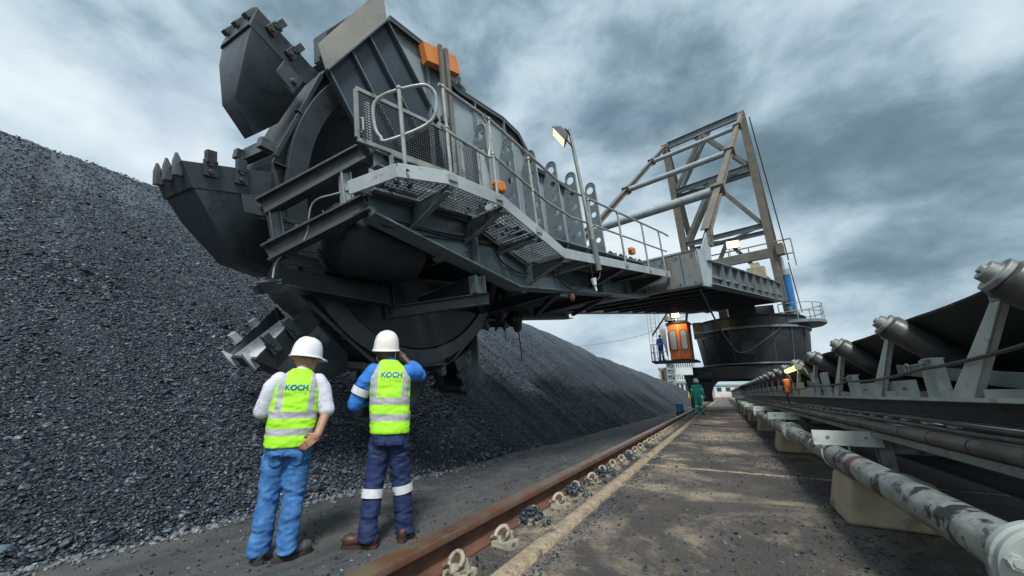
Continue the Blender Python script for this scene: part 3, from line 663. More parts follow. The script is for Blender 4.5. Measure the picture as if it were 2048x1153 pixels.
# pull-cord switch and the lit batten light
sw = thing('emergency_switch', 'bright orange emergency switch box with hanging black leads on the conveyor', 'switch', (CX-.04, 9.55, 1.0))
m = MB(); m.box((CX-.04, 9.55, 1.165), (.12, .26, .27)); o = part('housing', m, 'orange_bright', sw); b = o.modifiers.new('b', 'BEVEL'); b.width = .025; b.segments = 2
m = MB(); m.tube([(CX-.10, 9.5, 1.10), (CX-.13, 9.5, 1.10)], .035, 10); m.box((CX-.11, 9.47, 1.19), (.02, .06, .12)); part('lever', m, 'black', sw)
for k in range(3):
    m = MB(); m.tube([(CX-.05, 9.48+.07*k, 1.03), (CX-.08, 9.46+.09*k, .93), (CX-.06, 9.5+.03*k, .84), (CX-.02, 9.5+.06*k, .80)], .010, 6); part('lead', m, 'black', sw)
bl = thing('batten_light', 'glowing yellow strip light fixed beside the conveyor rollers', 'light', (CX-.05, 8.15, 1.2))
m = MB(); m.tube([(CX-.06, 7.75, 1.43), (CX-.06, 9.05, 1.43)], .040, 12); part('tube', m, 'lamp_yellow', bl)
m = MB(); 
for y in (7.70, 9.06): m.tube([(CX-.06, y-.03, 1.43), (CX-.06, y+.04, 1.43)], .048, 12)
part('end_cap', m, 'galv_dull', bl)
m = MB(); m.tube([(CX-.03, 7.46, 1.40), (CX+.05, 7.46, 1.2), (CX+.06, 7.46, .985)], .014, 6); m.tube([(CX-.03, 9.3, 1.40), (CX+.05, 9.3, 1.2), (CX+.06, 9.3, .985)], .014, 6); part('stand', m, 'galv_dull', bl)

def spline(pts, sub=5):
    P_ = [V3(p) for p in pts]; out_ = []
    for i in range(len(P_)-1):
        p0, p1, p2, p3 = P_[max(i-1, 0)], P_[i], P_[i+1], P_[min(i+2, len(P_)-1)]
        for k in range(sub):
            t = k/sub; out_.append(.5*((2*p1)+(p2-p0)*t+(2*p0-5*p1+4*p2-p3)*t*t+(3*p1-p0-3*p2+p3)*t**3))
    return out_ + [P_[-1]]
# ================================================================== RECLAIMER: frames
_a, _i = R(13), R(9)
Bb = V3((math.sin(_a)*math.cos(_i), math.cos(_a)*math.cos(_i), math.sin(_i))); Bl = V3((math.cos(_a), -math.sin(_a), 0)); Bn = Bl.cross(Bb)
BO = V3((-1.36, 7.23, 3.63))
def B(s, t, n): return BO + Bb*s + Bl*t + Bn*n           # along the boom, to its right, up from the walkway
BAX = (Bl, Bb, Bn)
def bbox(mb, s0, s1, t0, t1, n0, n1): return mb.box(B((s0+s1)/2, (t0+t1)/2, (n0+n1)/2), (abs(t1-t0), abs(s1-s0), abs(n1-n0)), BAX)
def bplate_t(mb, pts, t, th): return mb.plate([B(s, t, n) for s, n in pts], Bl*th)     # plate lying along the boom
def bplate_s(mb, pts, s, th): return mb.plate([B(s, t, n) for t, n in pts], Bb*th)     # plate lying across the boom
Wc = V3((-4.296, 4.58, 3.969)); WN = nz((.9957, -.0103, -.0923)); WE = nz((.0104, .9999, 0)); WV = WN.cross(WE)
def WP(r_, th, a): return Wc + WE*(r_*math.cos(R(th))) + WV*(r_*math.sin(R(th))) + WN*a

# ================================================================== BUCKET WHEEL
bw = thing('bucket_wheel', 'huge dark steel bucket wheel digging at the coal slope', 'bucket wheel', tuple(WP(3.3, 270, -.3)))
NB, TH0 = 10, 156.5
m = MB(); n2_ = NB; 
ring_o = [WP(2.66, TH0-6+36*k, 0) for k in range(NB)]
for k in range(NB):
    a, b = TH0-6+36*k, TH0-6+36*(k+1)
    p = [WP(2.66, a, .0), WP(2.66, b, .0), WP(2.66, b, -.72), WP(2.66, a, -.72)]; m.plate(p, (p[0]-Wc).normalized()*-.02)
    q = [WP(2.64, a, -.045), WP(2.64, b, -.045)] + [WP(2.40, b-36*i/6, -.045) for i in range(7)]; m.plate(q, WN*-.015)
    m.plate([WP(2.655, a+2, .012), WP(2.655, b-2, .012), WP(2.60, b-2, .012), WP(2.60, a+2, .012)], WN*-.03)
rim = part('rim', m, 'steel_dark', bw)
for k in range(NB):
    for dth in (0, 18):
        t_ = TH0-6+36*k+dth; m = MB(); d = (WP(1, t_, 0)-Wc); s_ = d.cross(WN)
        m.box(WP(2.555 if dth == 0 else 2.53, t_, -.01), (.16 if dth == 0 else .10, .014, .07), (d, s_, WN)); part('rib', m, 'steel_dark', rim)
m = MB(); m.lathe([(2.25, -.03), (2.25, .055), (2.50, .055), (2.50, -.03), (2.25, -.03)], Wc, WN, WE, 96); part('face_ring', m, 'steel_dark', bw)
m = MB(); m.lathe([(2.25, .0), (2.235, -.2), (2.235, -.68), (.0, -.70)], Wc, WN, WE, 64); part('drum', m, 'steel_black', bw)
m = MB(); m.lathe([(2.22, -.30), (2.06, -.30), (2.06, -.33), (2.22, -.33), (2.22, -.30)], Wc, WN, WE, 64); part('inner_ring', m, 'steel_black', bw)
for k in range(20):
    d = WP(1, 18*k+4, 0)-Wc; m = MB(); m.box(WP(2.14, 18*k+4, -.49), (.17, .012, .36), (d, d.cross(WN), WN)); part('gusset', m, 'steel_black', bw)
m = MB(); q_ = [WP(2.23, 205+125*i/16, .02) for i in range(17)]; m.plate(q_, WN*-.02); part('shade_infill', m, 'steel_black', bw)  # black sheet added to deepen the shade inside the lower drum
m = MB(); m.lathe([(0, .55), (.36, .55), (.40, .5), (.40, .1), (.62, .0), (.66, -.4), (.66, -.69)], Wc, WN, WE, 36); part('hub', m, 'steel_black', bw)
def bucket(th, polished):
    lipm, innerm = ('worn_steel_sheen', 'worn_steel_sheen') if polished else ('steel_dark', 'steel_dark')
    secs = [  # (radius, angle offset, near a, far a)
        (3.45, 0, .0, -.70), (3.385, 4, -.005, -.69), (3.30, 8.5, .02, -.62), (3.10, 17.5, -.20, -.50), (2.80, 22.5, -.24, -.46)]
    inn = [(2.655, -3, .0, -.70), (2.655, 4, -.005, -.69), (2.655, 8.5, -.0, -.62), (2.655, 17.5, -.12, -.50)]
    vs = []; fs = []
    for r_, o_, a0, a1 in secs: vs += [WP(r_, th+o_, a0), WP(r_, th+o_, a1)]
    nI = len(vs)
    for r_, o_, a0, a1 in inn: vs += [WP(r_, th+o_, a0), WP(r_, th+o_, a1)]
    for i in range(4): fs.append((2*i, 2*i+1, 2*i+3, 2*i+2))
    for i in range(3):
        for sd in (0, 1): fs.append((2*i+sd, 2*i+2+sd, nI+2*i+2+sd, nI+2*i+sd))
    for sd in (0, 1): fs.append((6+sd, 8+sd, nI+6+sd))
    fs.append((8, 9, nI+7, nI+6))
    m = MB(); m.add(vs, fs); o = part('bucket', m, 'steel_dark', bw)
    sm = o.modifiers.new('thickness', 'SOLIDIFY'); sm.thickness = .025; sm.offset = 0
    # lip band round the mouth
    m = MB()
    for a0, a1 in ((.016, .0), (-.70, -.716)):
        m.plate([WP(2.66, th-3, a0), WP(3.49, th-.2, a0), WP(3.41, th+4, a0-.008*(a0 > 0)), WP(2.66, th+3.4, a0)], WN*(a1-a0))
    m.plate([WP(3.465, th-.2, .0), WP(3.465, th-.2, -.70), WP(3.40, th+4, -.69), WP(3.40, th+4, -.01)], (WP(1, th, 0)-Wc)*.022)
    part('lip_band', m, 'steel_black' if polished else 'steel_dark', o)
    tang = lambda t_: (WP(1, t_-90, 0)-Wc)             # direction of travel (mouth side)
    rad = WP(1, th, 0)-Wc; tg = tang(th)
    for r_ in (2.98, 3.26):                              # side cutters on both edges
        for a_ in (.03, -.73):
            m = MB(); base = WP(r_, th-1.0, a_)
            m.box(base-tg*.06, (.12, .17, .035), (rad, tg, WN)); m.box(base+tg*.06, (.085, .13, .075), (rad, tg, WN)); t_ = part('side_cutter', m, 'worn_steel_sheen' if polished and a_ < 0 else 'steel_dark', o)
            bm_ = MB(); 
            for q in (-.02, -.10): bm_.tube([base+tg*q+WN*.01, base+tg*q+WN*(.035 if a_ > 0 else -.035)], .026, 8)
            part('bolt', bm_, 'steel_dark', o)
    for a_ in ((-.12, -.58) if polished else (-.10, -.35, -.60)):                        # teeth on the outer edge
        m = MB(); base = WP(3.47, th, a_)
        tip = base + tg*.115 + rad*.035
        m.add([base+WN*.042-tg*.12+rad*.05, base-WN*.042-tg*.12+rad*.05, base-WN*.042-tg*.12-rad*.01, base+WN*.042-tg*.12-rad*.01,
               base+WN*.035+tg*.03+rad*.05, base-WN*.035+tg*.03+rad*.05, base-WN*.035+tg*.03-rad*.01, base+WN*.035+tg*.03-rad*.01,
               tip+WN*.012, tip-WN*.012, tip-WN*.012-rad*.015, tip+WN*.012-rad*.015],
              [(0,1,2,3), (0,4,5,1), (1,5,6,2), (2,6,7,3), (3,7,4,0), (4,8,9,5), (5,9,10,6), (6,10,11,7), (7,11,8,4), (8,11,10,9)])
        part('tooth', m, 'worn_steel_sheen' if polished else 'steel_mid', o)
    # pin plate near the root
    m = MB(); m.plate([WP(2.70, th+3.2, .022), WP(2.98, th+3.8, .022), WP(2.96, th+9, .012), WP(2.70, th+9, .012)], WN*-.02); m.tube([WP(2.77, th+6, .0), WP(2.77, th+6, .06)], .035, 8); part('pin_plate', m, 'steel_mid', o)
    if polished:
        m = MB(); m.plate([WP(2.74, th+.5, -.665), WP(3.43, th+.6, -.665), WP(3.28, th+8, -.60), WP(2.74, th+9, -.60)], WN*.012); part('wear_plate', m, 'worn_steel_sheen', o)
        m = MB(); m.plate([WP(2.72, th+1.5, -.03), WP(3.40, th+1.5, -.03), WP(3.40, th+1.5, -.67), WP(2.72, th+1.5, -.67)], tg*.012); part('wear_plate', m, 'worn_steel_sheen', o)
    # back bracket on the rim behind the bucket
    m = MB(); d = WP(1, th+25.5, 0)-Wc; m.box(WP(2.70, th+26, -.36), (.10, .16, .62), (d, d.cross(WN), WN)); m.box(WP(2.73, th+26, -.04), (.16, .12, .10), (d, d.cross(WN), WN)); m.box(WP(2.73, th+26, -.62), (.16, .12, .10), (d, d.cross(WN), WN)); part('rim_bracket', m, 'steel_mid', o)
    return o
for k in range(NB): bucket(TH0+36*k, k == 2)

# ================================================================== BOOM
boom = thing('reclaimer_boom', 'long grey steel boom of the reclaimer with walkway, trestle and stay struts', 'boom', tuple(B(22, -2, -.5)))
# ---- near girder (front part)
def girder(t, pts_bot, ntop, name, mat, stiff, w=.30, sgn=1):
    pts = [(s, n) for s, n in pts_bot] + [(pts_bot[-1][0], ntop[1]), (pts_bot[0][0], ntop[0])]
    m = MB(); bplate_t(m, pts, t-.008, .016); gr_ = part(name, m, mat, boom)
    m = MB()
    for (s0, n0), (s1, n1) in zip(pts_bot[:-1], pts_bot[1:]): m.beam(B(s0, t, n0-.013), B(s1, t, n1-.013), w, .025, Bn)
    part('bottom_flange', m, 'steel_grey', gr_)
    m = MB(); m.beam(B(pts_bot[0][0], t, ntop[0]+.013), B(pts_bot[-1][0], t, ntop[1]+.013), w, .025, Bn); part('top_flange', m, 'steel_grey', gr_)
    for s in stiff:
        nb_ = np.interp(s, [p[0] for p in pts_bot], [p[1] for p in pts_bot]); nt_ = np.interp(s, [pts_bot[0][0], pts_bot[-1][0]], ntop)
        m = MB(); bbox(m, s-.008, s+.008, t+sgn*.01, t+sgn*(w/2-.01), nb_+.002, nt_-.002); part('stiffener', m, 'steel_grey', gr_)
    return gr_
girder(-.8, [(-5.05, .12), (-2.64, -.58), (2.66, -.55)], (.38, .34), 'near_girder', 'steel_web', (-3.5, -2.3, .15, 1.5))
girder(-3.2, [(-3.6, -.55), (-1.5, -.80), (2.66, -.80)], (.30, .30), 'far_girder', 'steel_web', (-1, .6), sgn=-1)
# front frame that reaches across the face of the wheel
FR = [(B(-5.08, -.82, .88), B(-5.90, -1.50, .25)), (B(-5.05, -.82, .27), B(-5.83, -1.58, -.24))]
fr_ = None
for k, (a, b) in enumerate(FR):
    m = MB(); m.ibeam(a, b, .15, .20, .022, .014, Bn); part('front_beam', m, 'steel_dark', boom)
def mixp(a, b, q): return a+(b-a)*q
for q, mt in ((.2, 'steel_light'), (.9, 'steel_grey')):
    a, b = mixp(*FR[0], q), mixp(*FR[1], q); m = MB(); m.ibeam(a-Bn*.10, b+Bn*.10, .10, .12, .014, .012, Bb); part('front_post', m, mt, boom)
m = MB(); m.ibeam(B(-4.95, -.82, .86), B(-4.0, -.95, .86), .14, .2, .02, .014, Bn); part('header', m, 'steel_grey', boom)
m = MB(); bplate_t(m, [(-5.0, .62), (-4.15, .62), (-4.15, .74), (-5.0, .74)], -.86, .012); pl = part('drilled_plate', m, 'steel_light', boom)
m = MB()
for q in range(4): m.tube([B(-4.9+.13*q, -.85, .68), B(-4.9+.13*q, -.846, .68)], .022, 10)
part('hole', m, 'black', pl)
# platework in front of the drum
m = MB(); m.beam(B(-5.72, -1.62, .02), B(-4.7, -1.75, -.02), .02, .16, Bn); m.beam(B(-5.72, -1.62, -.24), B(-4.55, -1.85, -.30), .025, .14, Bn); m.beam(B(-5.70, -1.60, .20), B(-4.9, -1.7, .16), .03, .05, Bn); part('bearing_plate', m, 'steel_dark', boom)
m = MB(); m.tube([B(-5.1, -1.62, -.08), B(-5.1, -1.62, -.24)], .035, 8); m.box(B(-5.14, -1.64, -.12), (.06, .10, .16), BAX); m.box(B(-5.4, -1.64, -.1), (.05, .2, .08), BAX); part('grease_block', m, 'steel_grey', boom)
m = MB(); m.plate([B(-5.70, -1.66, -.36), B(-4.25, -1.95, -.42), B(-4.22, -1.95, -.72), B(-5.66, -1.66, -.58)], Bl*.03); m.beam(B(-5.68, -1.60, -.595), B(-4.24, -1.88, -.73), .2, .025, Bn); part('lower_arm', m, 'steel_black', boom)
m = MB(); m.ibeam(B(-4.2, -1.98, -.30), B(-4.17, -1.98, -.92), .14, .16, .016, .012, Bb); part('lower_post', m, 'steel_black', boom)
m = MB(); m.ibeam(B(-3.34, -.70, -.80), B(-4.2, -2.05, -.83), .16, .17, .018, .014, Bn); part('lower_cross_beam', m, 'steel_dark', boom)
m = MB(); m.ibeam(B(-3.44, -.80, -.46), B(-3.44, -.80, -.71), .16, .18, .016, .012, Bb); part('hanger', m, 'steel_grey', boom)
# gear casing seen between the front beams
m = MB(); c0 = B(-4.62, -1.55, .08); m.lathe([(0, -.62), (.25, -.60), (.42, -.50), (.50, -.3), (.52, .1), (.52, .55), (.40, .62), (0, .64)], c0, Bb, Bl, 40); part('gear_casing', m, 'steel_black', boom)
# ---- chute hood over the wheel, side walls
Hn, Hf = B(-4.5, -1.08, 3.25), B(-5.22, -1.43, 2.24); Ln, Lf = B(-3.70, -1.08, 2.02), B(-4.62, -1.46, 1.18)
m = MB(); nrm = (Hf-Hn).cross(Ln-Hn).normalized(); m.plate([Hn, Hf, Lf, Ln], nrm*.02); hood = part('hood_face', m, 'hood_blue', boom)
sgn_ = 1 if nrm.y < 0 else -1
for q in (.02, .33, .62, .97):
    a, b = mixp(Hn, Hf, q), mixp(Ln, Lf, q); m = MB(); m.beam(a+nrm*.05*sgn_*1.0, b+nrm*.05*sgn_, .014, .10, nrm); part('hood_rib', m, 'steel_grey', hood)
m = MB(); m.beam(Hn+nrm*.06*sgn_, Hf+nrm*.06*sgn_, .14, .03, (Ln-Hn)); part('hood_edge', m, 'steel_grey', hood)
m = MB(); m.plate([Hn+V3((0,0,.02)), Hf+V3((0,0,.02)), B(-5.31, -1.45, 2.64), B(-4.55, -1.08, 3.80)], nrm*.015); part('deflector_plate', m, 'green_grey', hood)
TOP = [(-4.49, 3.32), (-3.86, 3.24), (-3.5, 2.90), (-3.26, 2.79), (-2.17, 2.74), (-1.75, 2.60), (-1.30, 2.02), (.28, 1.90)]
m = MB(); bplate_t(m, TOP + [(.28, .45), (-3.5, .45), (-3.70, 2.02)], -1.11, .012); sw_ = part('skirt_wall', m, 'bracket_grey', boom)
m = MB()
for (s0, n0), (s1, n1) in zip(TOP[:8], TOP[1:8]): m.beam(B(s0, -1.07, n0), B(s1, -1.07, n1), .14, .02, Bn); m.beam(B(s0, -1.01, n0-.04), B(s1, -1.01, n1-.04), .012, .08, Bn)
part('skirt_flange', m, 'steel_dark', sw_)
for s, n in ((-3.86, 3.2), (-2.9, 2.74), (-2.17, 2.70)):
    m = MB(); bbox(m, s-.006, s+.006, -1.095, -1.0, .5, n); part('skirt_rib', m, 'steel_grey', sw_)
m = MB(); bplate_t(m, [(-2.6, .35), (-2.6, 2.6), (-1.7, 2.5), (-1.3, 1.95), (.28, 1.85), (.28, .35)], -2.9, .012); part('skirt_wall', m, 'steel_grey', boom)
# ---- stiffener brackets with lightening holes
def holed(outline, holes, to3, th_vec, name, mat, parent):
    cu = bpy.data.curves.new('c', 'CURVE'); cu.dimensions = '2D'; cu.fill_mode = 'BOTH'
    for loop in [outline] + [[(cx+r_*math.cos(2*math.pi*k/18), cy+r_*math.sin(2*math.pi*k/18)) for k in range(18)] for cx, cy, r_ in holes]:
        sp = cu.splines.new('POLY'); sp.points.add(len(loop)-1); sp.use_cyclic_u = True
        for p_, q in zip(sp.points, loop): p_.co = (q[0], q[1], 0, 1)
    cu.extrude = .5
    ob = bpy.data.objects.new('c', cu); COL.objects.link(ob); dg = bpy.context.evaluated_depsgraph_get(); me = bpy.data.meshes.new_from_object(ob.evaluated_get(dg))
    bpy.data.objects.remove(ob); bpy.data.curves.remove(cu)
    inv = RM[parent].inverted()
    for v in me.vertices: v.co = inv @ (to3(v.co.x, v.co.y)+th_vec*v.co.z)
    me.materials.clear(); me.name = name
    bm = bmesh.new(); bm.from_mesh(me); bmesh.ops.remove_doubles(bm, verts=bm.verts, dist=.0005); bmesh.ops.recalc_face_normals(bm, faces=bm.faces); bm.to_mesh(me); bm.free()
    return link_mesh(name, me, mat, parent)
OUT = [(-1.09, .30), (-.70, .30), (-.735, 1.95)] + [(-.86+.125*math.cos(R(a)), 2.03+.125*math.sin(R(a))) for a in range(0, 181, 20)] + [(-1.09, 1.8)]
HOL = [(-.875, 1.97, .085), (-.865, 1.66, .065), (-.86, 1.36, .065), (-.85, 1.05, .065), (-.84, .73, .06)]
for k, s in enumerate((-3.0, -2.35, -1.7, -1.0, -.25, .62)):
    sc_ = 1.0 if k else .92
    o = holed([(t, n) for t, n in OUT], HOL, lambda x, y, s=s: B(s, x, y), Bb*.014, 'holed_bracket', 'steel_grey', boom)
    m = MB(); m.tube([B(s, -.70, .3), B(s, -.735, 1.95)] + [B(s, -.86+.13*math.cos(R(a)), 2.03+.13*math.sin(R(a))) for a in range(0, 181, 20)], .016, 6); part('edge_bead', m, 'bracket_grey', o)
    if k < 5:
        m = MB(); bplate_t(m, [(s+.08, .75), (s+.38, .75), (s+.42, 1.35), (s+.25, 1.45), (s+.12, 1.35)], -1.0, .012); m.beam(B(s+.1, -.98, .95), B(s+.38, -.98, 1.02), .05, .012, Bn); part('skirt_clamp', m, 'bracket_grey', o)
# ---- walkway
WK = [(-5.36, .02), (-5.06, .36), (-4.53, .50), (-3.64, .45), (-2.29, -.09), (2.62, -.02)]
wk = part('walkway', (lambda m: (m.beam(B(-4.53, -.012, .42), B(-3.64, -.012, .37), .02, .16, Bn), m.beam(B(-3.64, -.012, .37), B(-2.29, -.012, -.17), .02, .16, Bn), m.beam(B(-2.29, -.012, -.17), B(2.62, -.012, -.10), .02, .16, Bn),
     m.beam(B(-5.02, -.22, .44), B(-4.53, -.012, .42), .02, .16, Bn), m.beam(B(-5.30, -.74, .36), B(-5.02, -.22, .44), .02, .16, Bn), m))(MB())[-1], 'steel_light', boom)
m = MB(); m.beam(B(-5.2, -.74, .40), B(-3.64, -.74, .37), .02, .12, Bn); m.beam(B(-3.64, -.74, .37), B(-2.29, -.74, -.17), .02, .12, Bn); m.beam(B(-2.29, -.74, -.17), B(2.62, -.74, -.10), .02, .12, Bn); part('inner_channel', m, 'steel_dark', wk)
def grating(s0, n0, s1, n1, t0=-.72, t1=-.03, pitch=.055):
    m = MB(); a, b = B(s0, 0, n0)-Bl*0, B(s1, 0, n1); L_ = (b-a).length; d = (b-a)/L_; u = Bl.cross(d)
    k = max(2, int(L_/pitch))
    for i in range(k+1): m.box(a+d*(L_*i/k)+Bl*((t0+t1)/2), (t1-t0, .007, .020), (Bl, d, u))
    kk = max(2, int((t1-t0)/pitch))
    for i in range(kk+1): m.box((a+b)/2+Bl*(t0+(t1-t0)*i/kk), (.010, L_, .012), (Bl, d, u))
    return part('grating', m, 'steel_grey', wk)
G = [(-4.95, .44, -4.5, .44), (-4.44, .435, -3.66, .40), (-3.56, .35, -3.02, .13), (-2.92, .09, -2.72, .01), (-2.66, -.02, -2.33, -.14), (-2.22, -.13, -1.55, -.12)]
for q in G: grating(*q, t0=-.72 if q[0] > -4.6 else -.60, t1=-.03 if q[0] > -4.6 else -.25)
m = MB(); bbox(m, -1.5, 2.6, -.72, -.03, -.125, -.11); part('floor_plate', m, 'green_grey', wk)
for s, n in ((-4.5, .34), (-3.61, .30), (-2.97, .02), (-2.28, -.22), (-1.5, -.2), (-.2, -.18), (.95, -.17), (2.0, -.16)):
    big = s in (-4.5, -3.61, -2.28, -.2, 2.0); h = .30 if big else .1
    m = MB(); bplate_s(m, [(-.79, n), (-.03, n), (-.03, n-.07), (-.79, n-h)], s-.008, .016); br_ = part('bracket', m, 'steel_dark', wk)
    m = MB(); m.beam(B(s, -.03, n-.075), B(s, -.79, n-h-.005), .08, .012, Bn); part('bracket_flange', m, 'steel_grey', br_)
n = 700; P = []
for q in G[:4]:
    for i in range(70):
        f = random.random(); 
        if mnoise.noise(V3((q[0]*3+f*4, i*.0, 2.2))) < -.12: continue
        P.append(B(q[0]+(q[2]-q[0])*f, -.72+random.random()**1.3*.6, q[1]+(q[3]-q[1])*f-.01))
P = np.array([tuple(p) for p in P]); o = stuff(lumps('coal_crumbs', P, .014+.02*rng.random(len(P)), 'coal', OCT)); tag(o, 'coal crumbs caught on the grating of the boom walkway', 'coal')
# ---- handrails
RAILN = 1.04
def wn(s): return float(np.interp(s, [-5.1, -4.53, -3.64, -2.29, 2.62], [.47, .50, .45, -.09, -.02]))
hr = part('handrail', (lambda m: (m.tube([B(-4.53, -.02, .50+1.10), B(-3.69, -.02, 1.50), B(-2.6, -.02, 1.05+.14), B(-1.9, -.02, 1.0), B(2.7, -.02, 1.02), B(3.05, -.02, 1.0)], .022, 8), m.tube([B(-3.69, -.02, .98), B(-2.6, -.02, .62), B(-1.9, -.02, .50), B(2.7, -.02, .52)], .019, 8),
     m.tube([B(-3.69, -.02, .98), B(-3.78, -.02, .93), B(-4.5, -.02, 1.02), B(-4.53, -.02, 1.06)], .019, 8), m.tube([B(-3.78, -.02, .93), B(-3.74, -.02, 1.1), B(-3.76, -.02, 1.42), B(-3.85, -.02, 1.52)], .019, 8), m))(MB())[-1], 'handrail', boom)
for s, h in ((-4.45, 1.10), (-3.69, 1.05), (-2.90, 1.05), (-1.22, 1.04), (0, 1.04), (1.25, 1.04), (2.35, 1.02)):
    n0 = wn(s); m = MB(); m.tube([B(s, -.02, n0-.10), B(s-.02, -.02, n0+h)], .021, 8); m.ball(B(s-.02, -.02, n0+h), .032, 8, 6); m.ball(B(s-.01, -.02, n0+h*.52), .030, 8, 6); m.box(B(s, .01, n0-.07), (.02, .12, .07), BAX); part('post', m, 'handrail', hr)
# rounded closing loop at the platform front
loop = [B(-5.02, -.50, .95), B(-5.0, -.46, .90), B(-4.78, -.26, 1.0), B(-4.62, -.12, 1.12), B(-4.57, -.06, 1.25), B(-4.56, -.05, 1.45), B(-4.60, -.09, 1.56), B(-4.70, -.16, 1.58), B(-4.95, -.40, 1.50), B(-5.06, -.52, 1.40), B(-5.08, -.55, 1.25), B(-5.06, -.54, 1.05), B(-5.02, -.50, .95)]
m = MB(); m.tube(spline(loop), .02, 8); part('end_loop', m, 'handrail', hr)
m = MB(); m.tube([B(-4.86, -.30, .42), B(-4.88, -.31, 1.54)], .024, 8); m.ball(B(-4.88, -.31, 1.54), .034, 8, 6); part('post', m, 'handrail', hr)
# ---- mesh guards
def mesh_guard(s0, s1, n0, n1, t, frame_w=.05, pitch=.034, skew=0.):
    m = MB()
    for a, b in (((s0, n0), (s1, n0)), ((s0, n1), (s1, n1))): m.beam(B(a[0], t, a[1]), B(b[0], t, b[1]), .03, frame_w, Bn)
    for s in (s0, s1): m.beam(B(s, t, n0+frame_w/2), B(s, t, n1-frame_w/2), frame_w, .03, Bl)
    fr = part('mesh_guard', m, 'galv_dull', boom); m = MB()
    k = int((s1-s0)/pitch); kk = int((n1-n0)/pitch)
    for i in range(1, k): m.beam(B(s0+(s1-s0)*i/k, t, n0), B(s0+(s1-s0)*i/k, t, n1), .006, .006, Bl)
    for j in range(1, kk): m.beam(B(s0, t+.004, n0+(n1-n0)*j/kk), B(s1, t+.004, n0+(n1-n0)*j/kk), .006, .008, Bn)
    part('wire_mesh', m, 'steel_dark', fr); return fr
gd = mesh_guard(-5.17, -3.72, 1.0, 1.66, -.76)
m = MB(); m.tube([B(-5.0, -.80, 1.0), B(-5.02, -.80, 1.55)], .045, 10); part('standpipe', m, 'steel_light', gd)
m = MB(); m.tube([B(-5.13, -.73, 1.08), B(-5.13, -.69, 1.10), B(-5.13, -.69, 1.25), B(-5.13, -.73, 1.27)], .012, 6); part('guard_handle', m, 'steel_light', gd)
mesh_guard(-4.75, -3.75, .62, .96, -.755); mesh_guard(-3.56, -3.22, .85, 1.60, -.76)
m = MB(); bplate_t(m, [(-3.17, .6), (-2.86, .6), (-3.1, 1.6), (-3.17, 1.6)], -.765, .012); part('guard_plate', m, 'steel_light', boom)
# ---- channel post with the orange beam on top
m = MB()
for q in (0, .11): m.chan(B(-3.70+q, -.84, .45), B(-3.72+q, -.84, 3.22), .05, .06, 1, .008, Bb)
po = part('channel_post', m, 'green_grey', boom); m = MB(); m.beam(B(-3.99, -.95, 2.98), B(-3.34, -.95, 3.10), .12, .30, Bn); part('hoist_beam', m, 'orange', po)
m = MB(); m.box(B(-3.76, -.84, 1.9), (.06, .12, .10), BAX); part('clamp', m, 'steel_dark', po)
# ---- boom belt with idlers behind the rail, purple skirting
m = MB(); m.plate([B(.7, -1.25, .42), B(.7, -1.6, .25), B(.7, -2.4, .25), B(.7, -2.75, .42), B(.7, -2.75, .40), B(.7, -2.4, .23), B(.7, -1.6, .23), B(.7, -1.25, .40)], Bb*20); part('boom_belt', m, 'rubber', boom)
for k in range(9):
    s = 1.0+.62*k; m = MB(); m.tube([B(s, -1.02, .62), B(s, -1.6, .20)], .07, 12); m.tube([B(s, -1.6, .16), B(s, -2.4, .16)], .07, 12); rl = part('belt_idler', m, 'roller', boom); m = MB(); m.beam(B(s+.1, -1.0, .05), B(s+.1, -.98, .6), .03, .08, Bn); part('idler_stand', m, 'galv_dull', rl)
m = MB(); bplate_t(m, [(.75, .22), (2.6, .10), (2.6, .50), (.75, .72)], -1.20, .012); part('skirt_rubber', m, 'rubber', boom)
m = MB(); bplate_t(m, [(1.5, .02), (2.6, -.05), (2.6, .30), (1.5, .34)], -.98, .012); part('purple_skirting', m, 'purple', boom)
m = MB(); m.plate([B(.74, -.80, .1), B(.74, -1.15, .1), B(.74, -1.15, .75), B(.74, -.85, .70)], Bb*.012); part('skirt_end', m, 'steel_dark', boom)
# ---- wide cross box and rear part
m = MB(); bbox(m, 2.67, 3.45, -4.6, .66, -.46, .40); bx_ = part('cross_box', m, 'steel_rusty', boom); b = bx_.modifiers.new('b', 'BEVEL'); b.width = .012; b.segments = 1
m = MB()
for t in (.30, -.05, -.7): bbox(m, 2.650, 2.669, t-.006, t+.006, -.45, .39)
bbox(m, 2.645, 2.669, -.75, .67, -.485, -.462); bbox(m, 2.645, 2.669, -.75, .67, .402, .42); part('seam', m, 'steel_grey', bx_)
m = MB(); bplate_t(m, [(2.75, -.52), (3.55, -.50), (4.05, .25), (4.45, 1.12), (4.05, 1.06), (3.15, .45), (2.75, .42)], .665, .03); an = part('anchor_plate', m, 'steel_light', boom)
m = MB(); bplate_t(m, [(4.05, .72), (4.50, .72), (5.0, 1.45), (4.5, 1.35), (4.1, 1.08)], .70, .025); an2 = part('splice_plate', m, 'tan_paint', an)
m = MB()
for i in range(4):
    for j in range(3): p_ = B(4.25+.14*i-.06*j, .725, .85+.12*j+.08*i); m.tube([p_, p_+Bl*.02], .022, 6)
part('bolt', m, 'steel_dark', an2)
m = MB()
for i in range(2):
    for j in range(7): p_ = B(3.62+.13*i, .66, -.40+.10*j); m.tube([p_, p_+Bl*.03], .022, 6)
bp_ = MB(); bplate_t(bp_, [(3.53, -.48), (3.82, -.47), (3.82, .34), (3.53, .34)], .642, .016); part('bolt', m, 'black', part('cover_plate', bp_, 'steel_light', boom))
